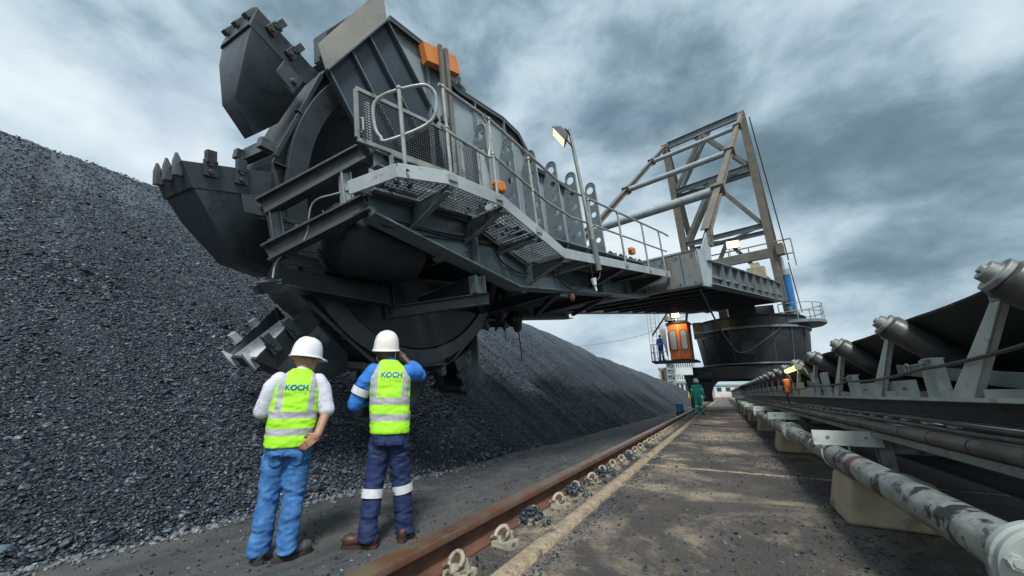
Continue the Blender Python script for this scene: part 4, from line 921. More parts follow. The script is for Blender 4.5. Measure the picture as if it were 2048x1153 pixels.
for t, sg in ((.62, 1), (-4.6, -1)):
    pts = [(3.46, -.43), (21.3, -.40)]; m = MB(); bplate_t(m, [(3.46, -.43), (21.3, -.40), (21.3, .66), (17.5, .62), (3.46, .17)], t-.01, .02); rg = part('rear_girder', m, 'green_grey', boom)
    m = MB(); m.beam(B(3.46, t, -.445), B(21.3, t, -.415), .34, .028, Bn); part('bottom_flange', m, 'steel_grey', rg)
    m = MB(); m.beam(B(3.46, t, .185), B(17.5, t, .635), .34, .028, Bn); m.beam(B(17.5, t, .635), B(21.3, t, .675), .34, .028, Bn); part('top_flange', m, 'steel_grey', rg)
    m = MB(); m.beam(B(3.9, t+sg*.05, -.22), B(21.0, t+sg*.05, -.05), .08, .03, Bn); part('ledge', m, 'steel_grey', rg)
    for s in (4.9, 6.0, 7.3, 8.8, 10.5, 12.5, 14.8, 17.5, 20.8):
        m = MB(); bbox(m, s-.012, s+.012, t+sg*.011, t+sg*.16, -.425, .17+.033*(s-3.46)-.02); part('stiffener', m, 'steel_grey', rg)
m = MB(); bbox(m, 3.46, 21.4, -4.4, .42, -.30, -.27); part('deck', m, 'steel_black', boom)
for s in np.arange(4.3, 21.2, 1.5):
    m = MB(); m.ibeam(B(s, -4.4, -.38), B(s, .44, -.38), .12, .15, .014, .01, Bn); part('cross_member', m, 'steel_dark', boom)
for a, b in ((-3.3, -1.2), (-1.2, .8), (.8, 2.66)):
    m = MB(); m.ibeam(B(a, -3.1, -.62), B(a, -.85, -.50), .14, .2, .014, .01, Bn); part('cross_member', m, 'steel_dark', boom)
    m = MB(); m.beam(B(a, -.95, -.58), B(b, -3.05, -.70), .10, .10, Bn); part('wind_brace', m, 'steel_dark', boom)
m = MB(); bbox(m, -3.2, 2.66, -3.1, -.85, .02, .05); part('belt_deck', m, 'steel_black', boom)
# ---- trestle (tall frame near the slew centre)
TT = [(.64, 1), (-4.6, -1)]; S0, SB = 22.0, 24.2
for t, sg in TT:
    m = MB(); m.ibeam(B(S0, t, .3), B(S0, t, 12.95), .42, .42, .03, .02, Bb); bbox(m, S0-.22, S0+.22, t-.21, t+.21, -.4, 1.3); part('column', m, 'tan_paint', boom)
    m = MB(); m.ibeam(B(SB+1.2, t, .5), B(S0+.45, t, 12.7), .34, .34, .03, .02, Bb); part('rear_leg', m, 'green_grey', boom)
    m = MB(); m.ibeam(B(4.25, t, 1.1), B(S0-.1, t, 12.75), .22, .26, .03, .02, Bn); st = part('stay_strut', m, 'tan_paint', boom)
    for s in (7.6, 12.6, 18.0):
        n_ = 1.1+(s-4.25)/(S0-.1-4.25)*11.65; m = MB(); m.beam(B(s-.12, t, n_-.08), B(s+.12, t, n_+.08), .40, .46, Bn); part('strut_collar', m, 'tan_paint', st)
for n_, h in ((12.8, .5), (8.98, .36), (4.75, .34)):
    m = MB(); m.ibeam(B(S0, -4.4, n_), B(S0, .44, n_), .26, h, .03, .02, Bn); part('cross_beam', m, 'steel_grey', boom)
    if n_ < 12: 
        sb = S0+.45+(12.7-n_)/12.2*(SB+1.2-S0-.45); m = MB(); m.ibeam(B(sb, -4.4, n_), B(sb, .44, n_), .26, h*.9, .03, .02, Bn); part('cross_beam', m, 'steel_grey', boom)
        for q in (0, 1):
            m = MB(); m.beam(B(S0, -4.4+q*4.84, n_), B(sb, -2, n_), .12, .14, Bn); part('plan_brace', m, 'steel_grey', boom)
for (n0, n1) in ((12.55, 9.15), (8.8, 4.95)):
    for q in (-4.35, .4):
        for off in (0, .9):
            m = MB(); m.beam(B(S0+off, -1.95, n0), B(S0+off, q, n1), .24, .24, Bb); part('k_brace', m, 'green_grey', boom)
    m = MB(); bplate_s(m, [(-2.6, n0+.05), (-1.3, n0+.05), (-1.6, n0-.5), (-2.3, n0-.5)], S0-.02, .03); part('gusset_plate', m, 'steel_grey', boom)
for q in (-4.0, .2): m = MB(); m.beam(B(S0+1.2, -1.95, 4.5), B(S0+1.2, q, .9), .24, .24, Bb); part('k_brace', m, 'green_grey', boom)
for s, r_ in ((7.6, .17), (12.6, .15), (18.0, .15)):
    n_ = 1.1+(s-4.25)/(S0-.1-4.25)*11.65; m = MB(); m.tube([B(s, -4.5, n_), B(s, .54, n_)], r_, 14); part('strut_tube', m, 'steel_light', boom)
m = MB(); bbox(m, S0-.25, S0+.25, -4.4, .44, 2.55, 3.15); part('box_beam', m, 'green_grey', boom)
m = MB(); bbox(m, S0-.4, S0+.6, .86, 1.25, 2.6, 3.3); part('beam_end', m, 'tan_paint', boom)
for t in (.0, -1.0):
    m = MB(); m.tube([B(S0+2.2, -3.5, 3.9+t), B(S0+2.2, 1.6, 3.9+t)], .05, 6); part('rear_rail', m, 'handrail', boom)
for t in (-3.5, -2.2, -.9, .4, 1.6): m = MB(); m.tube([B(S0+2.2, t, 2.0), B(S0+2.2, t, 3.9)], .04, 6); part('rear_rail_post', m, 'handrail', boom)
for k, (t, n_, w, h) in enumerate(((-1.2, .7, 1.0, 1.3), (-.3, .7, .9, 1.6), (-3.0, .7, 1.3, 1.2))):
    m = MB(); bbox(m, 20.2, 21.2, t-w/2, t+w/2, n_-.8, n_+h-.4); bbox(m, 20.4, 21.0, t-w/4, t+w/4, n_+h-.4, n_+h-.1); part('drive_housing', m, 'beige_box', boom)
# luffing cylinder (blue) and its bracket
m = MB(); m.tube([B(23.0, .90, 2.6), B(23.05, .90, 1.6)], .13, 12); part('piston_rod', m, 'steel_light', boom)
m = MB(); m.tube([B(23.0, .95, 1.65), B(23.25, .90, -.95)], .27, 18); cy = part('luffing_cylinder', m, 'blue_paint', boom)
m = MB(); m.tube([B(22.99, .95, 1.75), B(23.02, .95, 1.35)], .29, 18); m.tube([B(23.25, .86, -.7), B(23.28, .855, -1.0)], .30, 18); m.tube([B(23.27, .858, -.98), B(23.3, .85, -1.3)], .20, 12); part('cylinder_head', m, 'steel_light', cy)
m = MB(); m.tube([B(23.3, 1.25, 2.2), B(23.5, 1.35, -1.2)], .03, 6); m.tube([B(22.6, 1.0, 12.7), B(22.9, 1.2, 6), B(23.1, 1.3, 2.3)], .035, 6); part('hydraulic_hose', m, 'black', cy)
# bolt rows, conduits and hoses along the boom
def bolts(pts, d, name, mat, parent, r_=.018, h=.022):
    for p in pts: m = MB(); p = V3(p); m.tube([p, p+V3(d)*h], r_, 6); part(name, m, mat, parent)
bolts([B(s, -.79, n) for s in (-3.62, -3.40) for n in (-.25, -.10, .05, .20)], Bl, 'bolt', 'steel_grey', boom)
bolts([B(2.665, t, n) for t in (-.60, -.15, .20, .56) for n in (-.38, .30)], -Bb, 'bolt', 'steel_grey', boom, .02)
for k, (n, t, r_) in enumerate(((.06, -.775, .016), (.105, -.777, .012), (.02, -.778, .010))):
    pts = [B(s, t, n-.02*math.sin(s*3+k)-(.10 if s > -2.2 else .0)*min(1, (s+2.2)/1.0 if s > -2.2 else 0)) for s in np.arange(-4.9, 2.6, .25)]
    m = MB(); m.tube(pts, r_, 6); part('conduit', m, 'black', boom)
m = MB(); m.tube(spline([B(-5.0, -.85, .55), B(-5.3, -1.0, .40), B(-5.5, -1.2, .30), B(-5.55, -1.3, -.1), B(-5.75, -1.5, -.3), B(-5.8, -1.52, -.52)]), .011, 6); part('hose', m, 'galv_dull', boom)
m = MB(); m.tube(spline([B(-4.9, -.8, 1.0), B(-4.6, -.83, .84), B(-4.3, -.85, .95), B(-4.0, -.84, .8)]), .012, 6); part('hose', m, 'black', boom)
for s in (-2.65, -2.0, -1.3, -.6, .1): m = MB(); m.box(B(s, -1.09, 2.35 if s < -1.9 else 1.55), (.02, .18, .22), BAX); part('skirt_patch', m, 'steel_grey', boom)
# coal caught on the front beam
P = []
for i in range(420):
    q = random.random()**.8; a, b = FR[1]; P.append(tuple(mixp(a, b, q)+Bn*(.10+.03*random.random()*(1.6-q))+nz((b-a).cross(Bn))*random.uniform(-.06, .06)))
for i in range(160): P.append(tuple(B(-4.95, -.82, .40)+V3((random.gauss(0, .09), random.gauss(0, .07), abs(random.gauss(0, .035))))))
tag(stuff(lumps('coal_crumbs', np.array(P), .008+.016*rng.random(len(P))**2, 'coal', ico())), 'coal crumbs lying on the lower front beam of the boom', 'coal')
# strut lettering
def text_mesh(body, size, extrude=0.0, bold=0.0):
    cu = bpy.data.curves.new('t', 'FONT'); cu.body = body; cu.size = size; cu.extrude = extrude; cu.offset = bold; cu.align_x = 'CENTER'; cu.align_y = 'CENTER'; cu.resolution_u = 3
    ob = bpy.data.objects.new('t', cu); COL.objects.link(ob); dg = bpy.context.evaluated_depsgraph_get(); me = bpy.data.meshes.new_from_object(ob.evaluated_get(dg))
    bpy.data.objects.remove(ob); bpy.data.curves.remove(cu); return me
def strut_text(body, s, t):
    n_ = 1.1+(s-4.25)/(S0-.1-4.25)*11.65; me = text_mesh(body, .42, 0, .012); d = (B(S0-.1, t, 12.75)-B(4.25, t, 1.1)).normalized(); u_ = Bl.cross(d)*-1; u_ = d.cross(Bl)*-1 if u_.z < 0 else u_
    c0 = B(s, t, n_)+Bl*.145; inv = RM[boom].inverted()
    for v in me.vertices: v.co = inv @ (c0+d*v.co.x+u_*v.co.y)
    me.name = 'strut_mark'; me.materials.clear(); link_mesh('strut_mark', me, 'black', boom, False)
strut_text('Er', 10.0, -4.6); strut_text('PL', 5.6, -4.6)
# ---- under-boom odds: hanging cables, hook, junction boxes
def jbox(s, t, n, label):
    o = thing('junction_box', label, 'junction box', tuple(B(s, t, n-.1)))
    m = MB(); m.box(B(s, t, n), (.10, .16, .15), BAX); c = part('box', m, 'orange', o); b = c.modifiers.new('b', 'BEVEL'); b.width = .015; b.segments = 2
    m = MB(); m.tube([B(s-.14, t+.02, n+.02), B(s-.05, t+.02, n)], .03, 8); m.box(B(s+.04, t+.055, n), (.02, .05, .10), BAX); part('gland', m, 'orange', o)
jbox(-3.60, -.06, .58, 'small orange junction box at the top of the walkway steps'); jbox(.55, -.08, .26, 'small orange junction box farther along the boom walkway')
def cable(pts, r_, label, mat='black', name='hanging_cable', sub=6):
    P_ = [V3(p) for p in pts]; out_ = []
    for i in range(len(P_)-1):
        p0, p1, p2, p3 = P_[max(i-1, 0)], P_[i], P_[i+1], P_[min(i+2, len(P_)-1)]
        for k in range(sub):
            t = k/sub; out_.append(.5*((2*p1)+(p2-p0)*t+(2*p0-5*p1+4*p2-p3)*t*t+(3*p1-p0-3*p2+p3)*t**3))
    out_.append(P_[-1]); m = MB(); m.tube(out_, r_, 6); return solo(name, m, mat, label, 'cable', P_[0])
cable([B(-1.9, -.5, -.3), B(-1.5, -.45, -.52), B(-.9, -.5, -.50), B(-.3, -.5, -.28)], .012, 'black cable drooping under the walkway beside the lamp pole')
cable([B(-1.8, -.6, -.32), B(-1.3, -.55, -.60), B(-.7, -.55, -.46), B(-.2, -.5, -.26)], .010, 'lower black cable drooping under the walkway beside the lamp pole')
cable([B(-3.1, -.72, .0), B(-2.9, -.76, -.2), B(-2.5, -.76, -.34), B(-2.2, -.74, -.28)], .012, 'black cable slung along the girder under the steps')
cable([B(-1.30, .02, -.15), B(-1.28, .04, -.35), B(-1.33, .03, -.50), B(-1.45, .0, -.55)], .009, 'pinkish cable end dangling below the lamp pole', 'pipe_red')
o = thing('cable_plug', 'white cable plug hanging under the walkway below the lamp pole', 'plug', tuple(B(-1.45, -.02, -.62)))
m = MB(); m.tube([B(-1.45, -.02, -.50), B(-1.43, -.02, -.62)], [.05, .035], 8); m.tube([B(-1.43, -.02, -.62), B(-1.40, -.02, -.72)], .02, 8); part('plug_body', m, 'white_plastic', o)
m = MB(); m.tube([B(-1.47, -.02, -.14), B(-1.46, -.02, -.52)], .008, 6); part('lead', m, 'black', o)
o = thing('lifting_hook', 'small rusty hook block dangling from a wire under the boom walkway', 'hook', tuple(B(-1.75, -.3, -.86)))
m = MB(); m.tube([B(-1.85, -.3, -.2), B(-1.75, -.3, -.72)], .006, 5); part('wire', m, 'black', o); m = MB(); m.ball(B(-1.75, -.3, -.80), (.05, .05, .08)); part('hook_body', m, 'rust', o)
o = thing('hanging_rag', 'dark coal-caked lump hanging with a wire under the boom', 'hanging lump', tuple(B(-.4, -2.6, -1.5)))
m = MB(); m.ball(B(-.5, -2.7, -.86), (.22, .16, .20), 9, 6); m.ball(B(-.42, -2.7, -1.02), (.12, .1, .16), 8, 5); part('clump', m, 'coal', o, smooth=False); m = MB(); m.tube([B(-.4, -2.7, -1.05), B(-.38, -2.7, -1.85)], .012, 5); part('wire', m, 'black', o)
m = MB(); m.tube([B(-1.0, -2.6, -.7), B(-.98, -2.6, -1.35)], .008, 5); solo('hanging_wire', m, 'black', 'thin straight wire hanging under the boom beside the dark lump', 'wire', B(-1.0, -2.6, -.7))
cable([B(3.9, .3, -.45), B(9, -.3, -2.1), B(16, -1.0, -3.0), B(20, .2, -2.1), B(22, 1.3, -1.2)], .03, 'long grey cable sagging under the rear of the boom', 'cable')
# ---- lamp on its pole
o = thing('floodlight_pole', 'slim steel pole with a lit floodlight on the boom walkway', 'floodlight', tuple(B(-1.30, -.02, -.3)))
m = MB(); m.tube([B(-1.28, .02, -.32), B(-1.46, .02, 1.0), B(-1.62, .02, 2.20)], [.035, .033, .030], 10); pl = part('pole', m, 'handrail', o)
m = MB(); m.tube([B(-1.28, .02, -.36), B(-1.35, .02, .2)], .052, 10); part('sleeve', m, 'steel_grey', pl)
hd = B(-1.84, -.06, 2.02); fw = nz(Bb*-.45-Bl*.62-Bn*.50); sd = fw.cross(Bn).normalized(); u_ = sd.cross(fw)
m = MB(); m.add([hd+sd*a*.13+u_*b*.17+fw*.03 for a, b in ((-1,-1),(1,-1),(1,1),(-1,1))]+[hd+sd*a*.08+u_*b*.10-fw*.10 for a, b in ((-1,-1),(1,-1),(1,1),(-1,1))], [(0,1,2,3),(7,6,5,4),(0,4,5,1),(1,5,6,2),(2,6,7,3),(3,7,4,0)]); part('lamp_head', m, 'steel_dark', o)
m = MB(); m.box(hd+fw*.034, (.22, .006, .30), (sd, fw, u_)); part('lens', m, 'lamp_soft', o)
m = MB(); m.tube([hd-fw*.08, hd-fw*.16+u_*.05, B(-1.60, .02, 2.08)], .016, 6); m.tube([hd-u_*.12-fw*.04, B(-1.58, .02, 1.86)], .014, 6); part('yoke', m, 'steel_dark', o)

# ================================================================== SLEW TURRET AND PORTAL
TX, TY = 2.1, 30.
def ring(m, prof, seg=56): return m.lathe(prof, (TX, TY, 0), (0, 0, 1), (1, 0, 0), seg)
tu = thing('slew_turret', 'round black slewing turret carrying the boom above the conveyor', 'turret', (TX, TY, 2.6))
m = MB(); ring(m, [(0, 2.72), (2.95, 2.72), (3.05, 2.9), (3.22, 4.35), (3.28, 5.02), (3.0, 5.1), (0, 5.1)]); part('lower_drum', m, 'steel_black', tu)
m = MB(); ring(m, [(3.10, 2.78), (3.16, 2.78), (3.16, 2.86), (3.08, 2.86)]); ring(m, [(3.20, 4.92), (3.42, 4.92), (3.42, 5.05), (3.20, 5.05)]); part('drum_rim', m, 'steel_grey', tu)
m = MB(); ring(m, [(0, 5.05), (3.15, 5.05), (3.15, 5.66), (3.26, 5.68), (3.26, 5.76), (0, 5.76)]); part('upper_drum', m, 'steel_black', tu)
for k in range(18):
    a = R(20*k+8); d = V3((math.cos(a), math.sin(a), 0)); c0 = V3((TX, TY, 0))
    m = MB(); m.beam(c0+d*3.06+V3((0,0,2.95)), c0+d*3.235+V3((0,0,4.4)), .05, .03, d); m.beam(c0+d*3.24+V3((0,0,4.4)), c0+d*3.30+V3((0,0,4.9)), .05, .03, d); part('drum_seam', m, 'steel_mid' if k % 3 == 0 else 'steel_dark', tu)
    m = MB(); m.beam(c0+d*3.16+V3((0,0,5.1)), c0+d*3.16+V3((0,0,5.65)), .05, .03, d); part('drum_seam', m, 'steel_dark', tu)
a = R(-96); d = V3((math.cos(a), math.sin(a), 0)); m = MB(); m.tube([V3((TX, TY, 3.75))+d*3.1, V3((TX, TY, 3.75))+d*3.19], .42, 24); part('access_cover', m, 'steel_dark', tu)
m = MB(); m.box((1.75, 28.6, 6.32), (1.5, 2.4, 1.14)); part('pedestal', m, 'steel_dark', tu); m = MB(); m.box((2.2, 31.4, 6.40), (3.4, 1.0, 1.30)); part('pedestal', m, 'steel_dark', tu)
m = MB(); m.plate([(4.4, 29.6, 5.7), (5.15, 29.6, 5.5), (4.95, 29.6, 6.6), (4.70, 29.6, 8.6), (4.3, 29.6, 8.5)], (0, .9, 0)); part('cylinder_bracket', m, 'green_grey', tu)
# rounded service platform on the right with its rail
pc0 = V3((4.6, 29.0, 5.2)); m = MB(); m.lathe([(0, -.12), (1.45, -.10), (1.55, 0), (1.55, .12), (0, .12)], pc0, (0, 0, 1), (1, 0, 0), 28); sp_ = part('service_platform', m, 'steel_dark', tu)
m = MB(); m.lathe([(1.56, -.02), (1.58, -.02), (1.58, .16), (1.56, .16)], pc0, (0, 0, 1), (1, 0, 0), 28); part('toe_board', m, 'steel_grey', sp_)
for z in (.68, 1.2):
    m = MB(); m.tube([pc0+V3((1.52*math.cos(a), 1.52*math.sin(a), z)) for a in np.linspace(R(-125), R(80), 20)], .026, 6); part('platform_rail', m, 'handrail', sp_)
for a in np.linspace(R(-125), R(80), 7): m = MB(); m.tube([pc0+V3((1.52*math.cos(a), 1.52*math.sin(a), .1)), pc0+V3((1.52*math.cos(a), 1.52*math.sin(a), 1.2))], .026, 6); part('rail_post', m, 'handrail', sp_)
m = MB(); m.tube([(x, 27.2, 6.25+.05*math.sin(x*9)) for x in np.linspace(-.6, .9, 9)], .05, 6); part('bent_rail', m, 'handrail', tu)
# portal with four legs and bogies on the rails
pt = thing('travel_portal', 'dark travelling portal on rail bogies under the turret', 'portal', (TX, TY, 0))
LX, RX2 = -1.68, 5.88
for y_, z_, dy_, dz_ in ((TY, 2.45, 1.3, .55), (27.4, 2.3, .7, .75), (32.6, 2.3, .7, .75)): m = MB(); m.box((TX+.1, y_, z_), (7.5, dy_, dz_)); part('portal_beam', m, 'steel_black', pt)
m = MB(); pts = [(TX-2.9, 1.9), (TX-2.9, .75)]; pts = [(-1.15, .55), (-.62, .55), (-.62, 1.05), (-.5, 1.45), (-.2, 1.75), (.3, 1.9), (3.9, 1.9), (4.4, 1.75), (4.7, 1.45), (4.82, 1.05), (4.82, .55), (5.35, .55), (5.35, 2.05), (-1.15, 2.05)]
m.plate([(x, 27.1, z) for x, z in pts], (0, .5, 0)); part('arch_beam', m, 'steel_black', pt)
for x in (LX, RX2):
    for y in (27.4, 32.6):
        m = MB(); m.add([(x-.42, y-.45, 2.2), (x+.42, y-.45, 2.2), (x+.42, y+.45, 2.2), (x-.42, y+.45, 2.2), (x-.22, y-.3, .95), (x+.22, y-.3, .95), (x+.22, y+.3, .95), (x-.22, y+.3, .95)], [(0,1,2,3), (7,6,5,4), (0,4,5,1), (1,5,6,2), (2,6,7,3), (3,7,4,0)]); part('leg', m, 'steel_dark', pt)
        m = MB(); m.box((x, y, .80), (.30, 2.1, .32)); bg_ = part('bogie', m, 'steel_dark', pt)
        for q in (-.7, .7):
            m = MB(); m.tube([(x-.06, y+q, .43), (x+.06, y+q, .43)], .27, 20); part('wheel', m, 'steel_grey', bg_)
            m = MB(); m.box((x+.14, y+q, .55), (.03, .3, .5)); part('axle_plate', m, 'steel_dark', bg_)
        m = MB(); m.box((x, y-1.25, .42), (.3, .12, .45)); m.tube([(x, y-1.3, .42), (x, y-1.55, .42)], .09, 10); part('buffer', m, 'steel_dark', bg_)
m = MB(); m.tube([(-1.3, 26.9, 2.1), (-.5, 26.9, 2.1)], .32, 16); part('travel_motor', m, 'steel_dark', pt)
r2 = thing('crane_rail', 'second crane rail on the far side of the conveyor under the portal', 'rail', (RX2, 20, 0))
m = MB(); m.box((RX2, 45, .075), (.11, 60, .17)); part('rail_head', m, 'rust', r2)

# ================================================================== OPERATOR CAB
cb_ = thing('operator_cab', 'orange operator cab with dark framed windows hung below the boom', 'cab', (-2.0, 26.0, 3.05))
FP = [(-.70, .75), (-.64, -.22), (-.02, -.50), (.56, -.30), (.70, .75)]           # plan
fp3 = lambda z, k=1.: [(-2.0+x*k, 26.0+y*k, z) for x, y in FP]
m = MB(); m.plate(fp3(3.10), (0, 0, 2.30)); sh = part('shell', m, 'orange_bright', cb_); b = sh.modifiers.new('b', 'BEVEL'); b.width = .05; b.segments = 2
m = MB(); m.plate(fp3(5.40, 1.12), (0, 0, .09)); m.plate(fp3(5.49, .9), (0, 0, .08)); part('roof', m, 'steel_dark', cb_)
def rrect(w, h, r_, n=4): return [(sx*(w/2-r_)+r_*math.cos(R(a)), sy*(h/2-r_)+r_*math.sin(R(a))) for sx, sy, a0 in ((1,1,0), (-1,1,90), (-1,-1,180), (1,-1,270)) for a in np.linspace(a0, a0+90, n)]
for (i, j), w in (((1, 2), .40), ((2, 3), .34), ((0, 1), .50), ((3, 4), .5)):
    a, b = V3((-2.0+FP[i][0], 26+FP[i][1], 0)), V3((-2.0+FP[j][0], 26+FP[j][1], 0)); d = (b-a).normalized(); nn = d.cross(ZUP); c0 = (a+b)/2+V3((0, 0, 4.32))
    m = MB(); m.plate([c0+d*x+ZUP*y+nn*.012 for x, y in rrect(w+.06, 1.28, .12)], nn*.022); wn_ = part('window', m, 'black', cb_)
    m = MB(); m.plate([c0+d*x+ZUP*y+nn*.035 for x, y in rrect(w, 1.20, .10)], nn*.008); part('pane', m, 'glass', wn_)
m = MB(); m.plate([(-3.75, 25.3, 2.95), (-1.15, 25.35, 2.95), (-1.0, 26.9, 2.95), (-3.75, 26.9, 2.95)], (0, 0, .10)); cpf = part('cab_platform', m, 'steel_dark', cb_)
for z in (3.6, 4.1): m = MB(); m.tube([(-2.72, 25.35, z), (-3.70, 25.35, z), (-3.70, 26.8, z)], .022, 6); part('platform_rail', m, 'handrail', cpf)
for x, y in ((-3.70, 25.35), (-3.35, 25.35), (-2.75, 25.35), (-3.7, 26.1), (-3.7, 26.8)): m = MB(); m.tube([(x, y, 3.0), (x, y, 4.1)], .022, 6); part('rail_post', m, 'handrail', cpf)
m = MB(); m.plate([(-2.80, 25.42, 3.3), (-2.72, 25.42, 3.3), (-2.72, 25.42, 5.1), (-3.1, 25.42, 5.1)], (0, .02, 0)); part('wind_screen', m, 'glass', cb_)
for x in (-3.72, -3.42): m = MB(); m.tube([(x-.03, 26.6, 6.4), (x, 26.6, 3.1)], .025, 6); part('ladder_rail', m, 'handrail', cb_)
for z in np.arange(3.3, 6.3, .3): m = MB(); m.tube([(-3.72, 26.6, z), (-3.42, 26.6, z)], .016, 5); part('rung', m, 'handrail', cb_)
for x in (-3.86, -3.15): m = MB(); m.tube([(x-.03, 26.2, 6.4), (x, 26.2, 3.1)], .02, 6); part('ladder_rail', m, 'handrail', cb_)
m = MB(); m.beam((-2.45, 25.9, 6.3), (-3.62, 25.9, 4.75), .10, .10); part('brace', m, 'black', cb_)
for p_, q in (((-1.5, 26.2, 5.5), (-1.3, 26.2, 6.5)), ((-2.4, 26.5, 5.5), (-2.4, 26.5, 6.4))): m = MB(); m.beam(p_, q, .14, .14); part('hanger', m, 'steel_dark', cb_)
m = MB(); m.box((-2.35, 25.6, 5.72), (.75, .35, .30)); part('equipment_box', m, 'steel_dark', cb_); m = MB(); m.box((-.9, 26.2, 4.9), (.5, .4, 1.0)); part('equipment_box', m, 'steel_dark', cb_); m = MB(); m.tube([(-.75, 25.9, 4.2), (-.3, 25.9, 4.35), (-.1, 25.9, 4.2)], .03, 6); part('hose', m, 'steel_dark', cb_)
for z in (4.3, 4.7): m = MB(); m.tube([(-1.1, 25.7, z), (-.45, 25.7, z), (-.4, 26.4, z)], .022, 6); part('side_rail', m, 'handrail', cb_)
def flood(name, label, c, w, h, mat, stand=None):
    o = thing(name, label, 'floodlight', tuple(V3(c)-V3((0, 0, h/2))))
    c = V3(c); m = MB(); m.box(c+V3((0, .06, 0)), (w+.06, .10, h+.06)); part('housing', m, 'steel_dark', o)
    m = MB(); m.box(c+V3((0, .0, 0)), (w, .02, h)); part('lens', m, mat, o)
    if stand:
        for p_, q in stand: m = MB(); m.tube([p_, q], .025, 6); part('stand', m, 'steel_grey', o)
    return o
flood('floodlight', 'very bright square floodlight on the roof of the orange cab', (-2.02, 25.3, 5.95), .42, .38, 'lamp_hot', [((-2.02, 25.4, 5.5), (-2.02, 25.4, 5.75))])
la = bpy.data.lights.new('floodlight_beam', 'AREA'); la.energy = 55; la.size = .4; la.color = (1, .82, .55); lo_ = bpy.data.objects.new('floodlight_beam', la); COL.objects.link(lo_); lo_.location = (-2.02, 25.2, 5.95); lo_.rotation_euler = (R(38), 0, 0)
q = B(S0-.1, -1.45, 3.95); flood('floodlight', 'lit floodlight standing on the beam of the tall trestle', tuple(q), .75, .5, 'lamp_warm', [((q.x-.25, q.y+.1, q.z-.95), (q.x-.25, q.y+.1, q.z-.2)), ((q.x+.25, q.y+.1, q.z-.95), (q.x+.25, q.y+.1, q.z-.2))])

# ================================================================== BACKGROUND
def far_building(label, x, y, w, d, h, rows, cols, mat='white_wall', wm='far_dark', ww=.4, wh=.5):
    o = thing('factory_building', label, 'building', (x, y, YARD))
    m = MB(); m.box((x, y, YARD+h/2), (w, d, h)); part('wall', m, mat, o); m = MB(); m.box((x, y, YARD+h+.3), (w+.6, d+.6, .6)); part('roof', m, 'far_grey', o)
    for i in range(rows):
        for j in range(cols):
            cx = x-w/2+w*(j+.5)/cols; cz = YARD+h*(i+.7)/rows; m = MB(); m.box((cx, y-d/2-.05, cz), (w/cols*ww, .1, h/rows*wh)); part('window', m, wm, o)
    return o
far_building('tall pale factory block with rows of slit windows beyond the stockpile', -12.2, 150, 8.6, 10, 12.5, 3, 12, ww=.35, wh=.4)
far_building('low white warehouse in front of the pale factory block', -9.2, 120, 4.5, 8, 4.2, 1, 4, ww=.6, wh=.5)
o = thing('lattice_tower', 'grey steel stair tower beside the pale factory block', 'tower', (-15.2, 145, YARD))
for dx in (-1.3, 1.3):
    for dy in (-1, 1): m = MB(); m.box((-15.2+dx, 145+dy, 6.5), (.35, .35, 13.5)); part('post', m, 'far_grey', o)
for z in np.arange(1.5, 13.5, 2): m = MB(); m.box((-15.2, 145, z), (2.9, 2.3, .25)); part('landing', m, 'far_grey', o); m = MB(); m.beam((-16.4, 144, z-1.8), (-14.0, 144, z), .2, .2); part('brace', m, 'far_grey', o)
far_building('small beige hut left of the stair tower', -18.4, 150, 2.5, 6, 10, 1, 1, 'beige_box')
far_building('long white shed seen under the portal', 2.0, 190, 30, 10, 4.6, 1, 9, ww=.5, wh=.35)
far_building('grey pump house left of the long white shed', -6.0, 165, 6, 8, 4.0, 1, 3, 'far_grey')
for k in range(9):
    x = -3.3+1.05*k; m = MB(); m.box((x, 96, .45), (.95, .06, .12)); m.box((x, 96, .85), (.95, .06, .14)); m.box((x-.4, 96, .4), (.07, .07, 1.1)); m.box((x+.4, 96, .4), (.07, .07, 1.1))
    solo('safety_barrier', m, 'safety_orange' if k % 3 != 2 else 'white_wall', '%s barrier panel closing the far end of the path, %s from the rail' % ('white' if k % 3 == 2 else 'orange', ['first', 'second', 'third', 'fourth', 'fifth', 'sixth', 'seventh', 'eighth', 'ninth'][k]), 'barrier', (x, 96, YARD), 'barriers at the far end')
o = thing('light_mast', 'thin distant light mast standing behind the conveyor', 'mast', (60.4, 200, YARD))
m = MB(); m.tube([(60.4, 200, YARD), (60.4, 200, 24.2)], [.3, .2], 8); part('mast', m, 'far_grey', o); m = MB(); m.box((60.4, 200, 24.3), (7.0, .8, .5)); part('lamp_bar', m, 'far_grey', o)
o = thing('oil_drum', 'blue drum on a reddish block beside the rail near the portal', 'drum', (-2.35, 24.6, YARD))
m = MB(); m.box((-2.35, 24.6, YARD+.15), (.42, .4, .30)); part('block', m, 'pipe_red', o); m = MB(); m.tube([(-2.35, 24.6, YARD+.302), (-2.35, 24.6, YARD+.72)], .19, 18); m.tube([(-2.35, 24.6, YARD+.50), (-2.35, 24.6, YARD+.53)], .20, 18); part('barrel', m, 'blue_paint', o)
cable([(-60, 120, 20), (-40, 110, 15.5), (-18, 95, 14.6), (-4, 80, 16.4)], .05, 'thin overhead wire crossing the sky behind the stockpile', 'far_grey', 'overhead_wire')
# reddish hose across the path, water stains
cable([(-1.0, 14.6, .02), (-.4, 14.2, .02), (.2, 14.35, .02), (.75, 14.9, .02)], .018, 'rust red hose lying across the path', 'pipe_red', 'ground_hose')

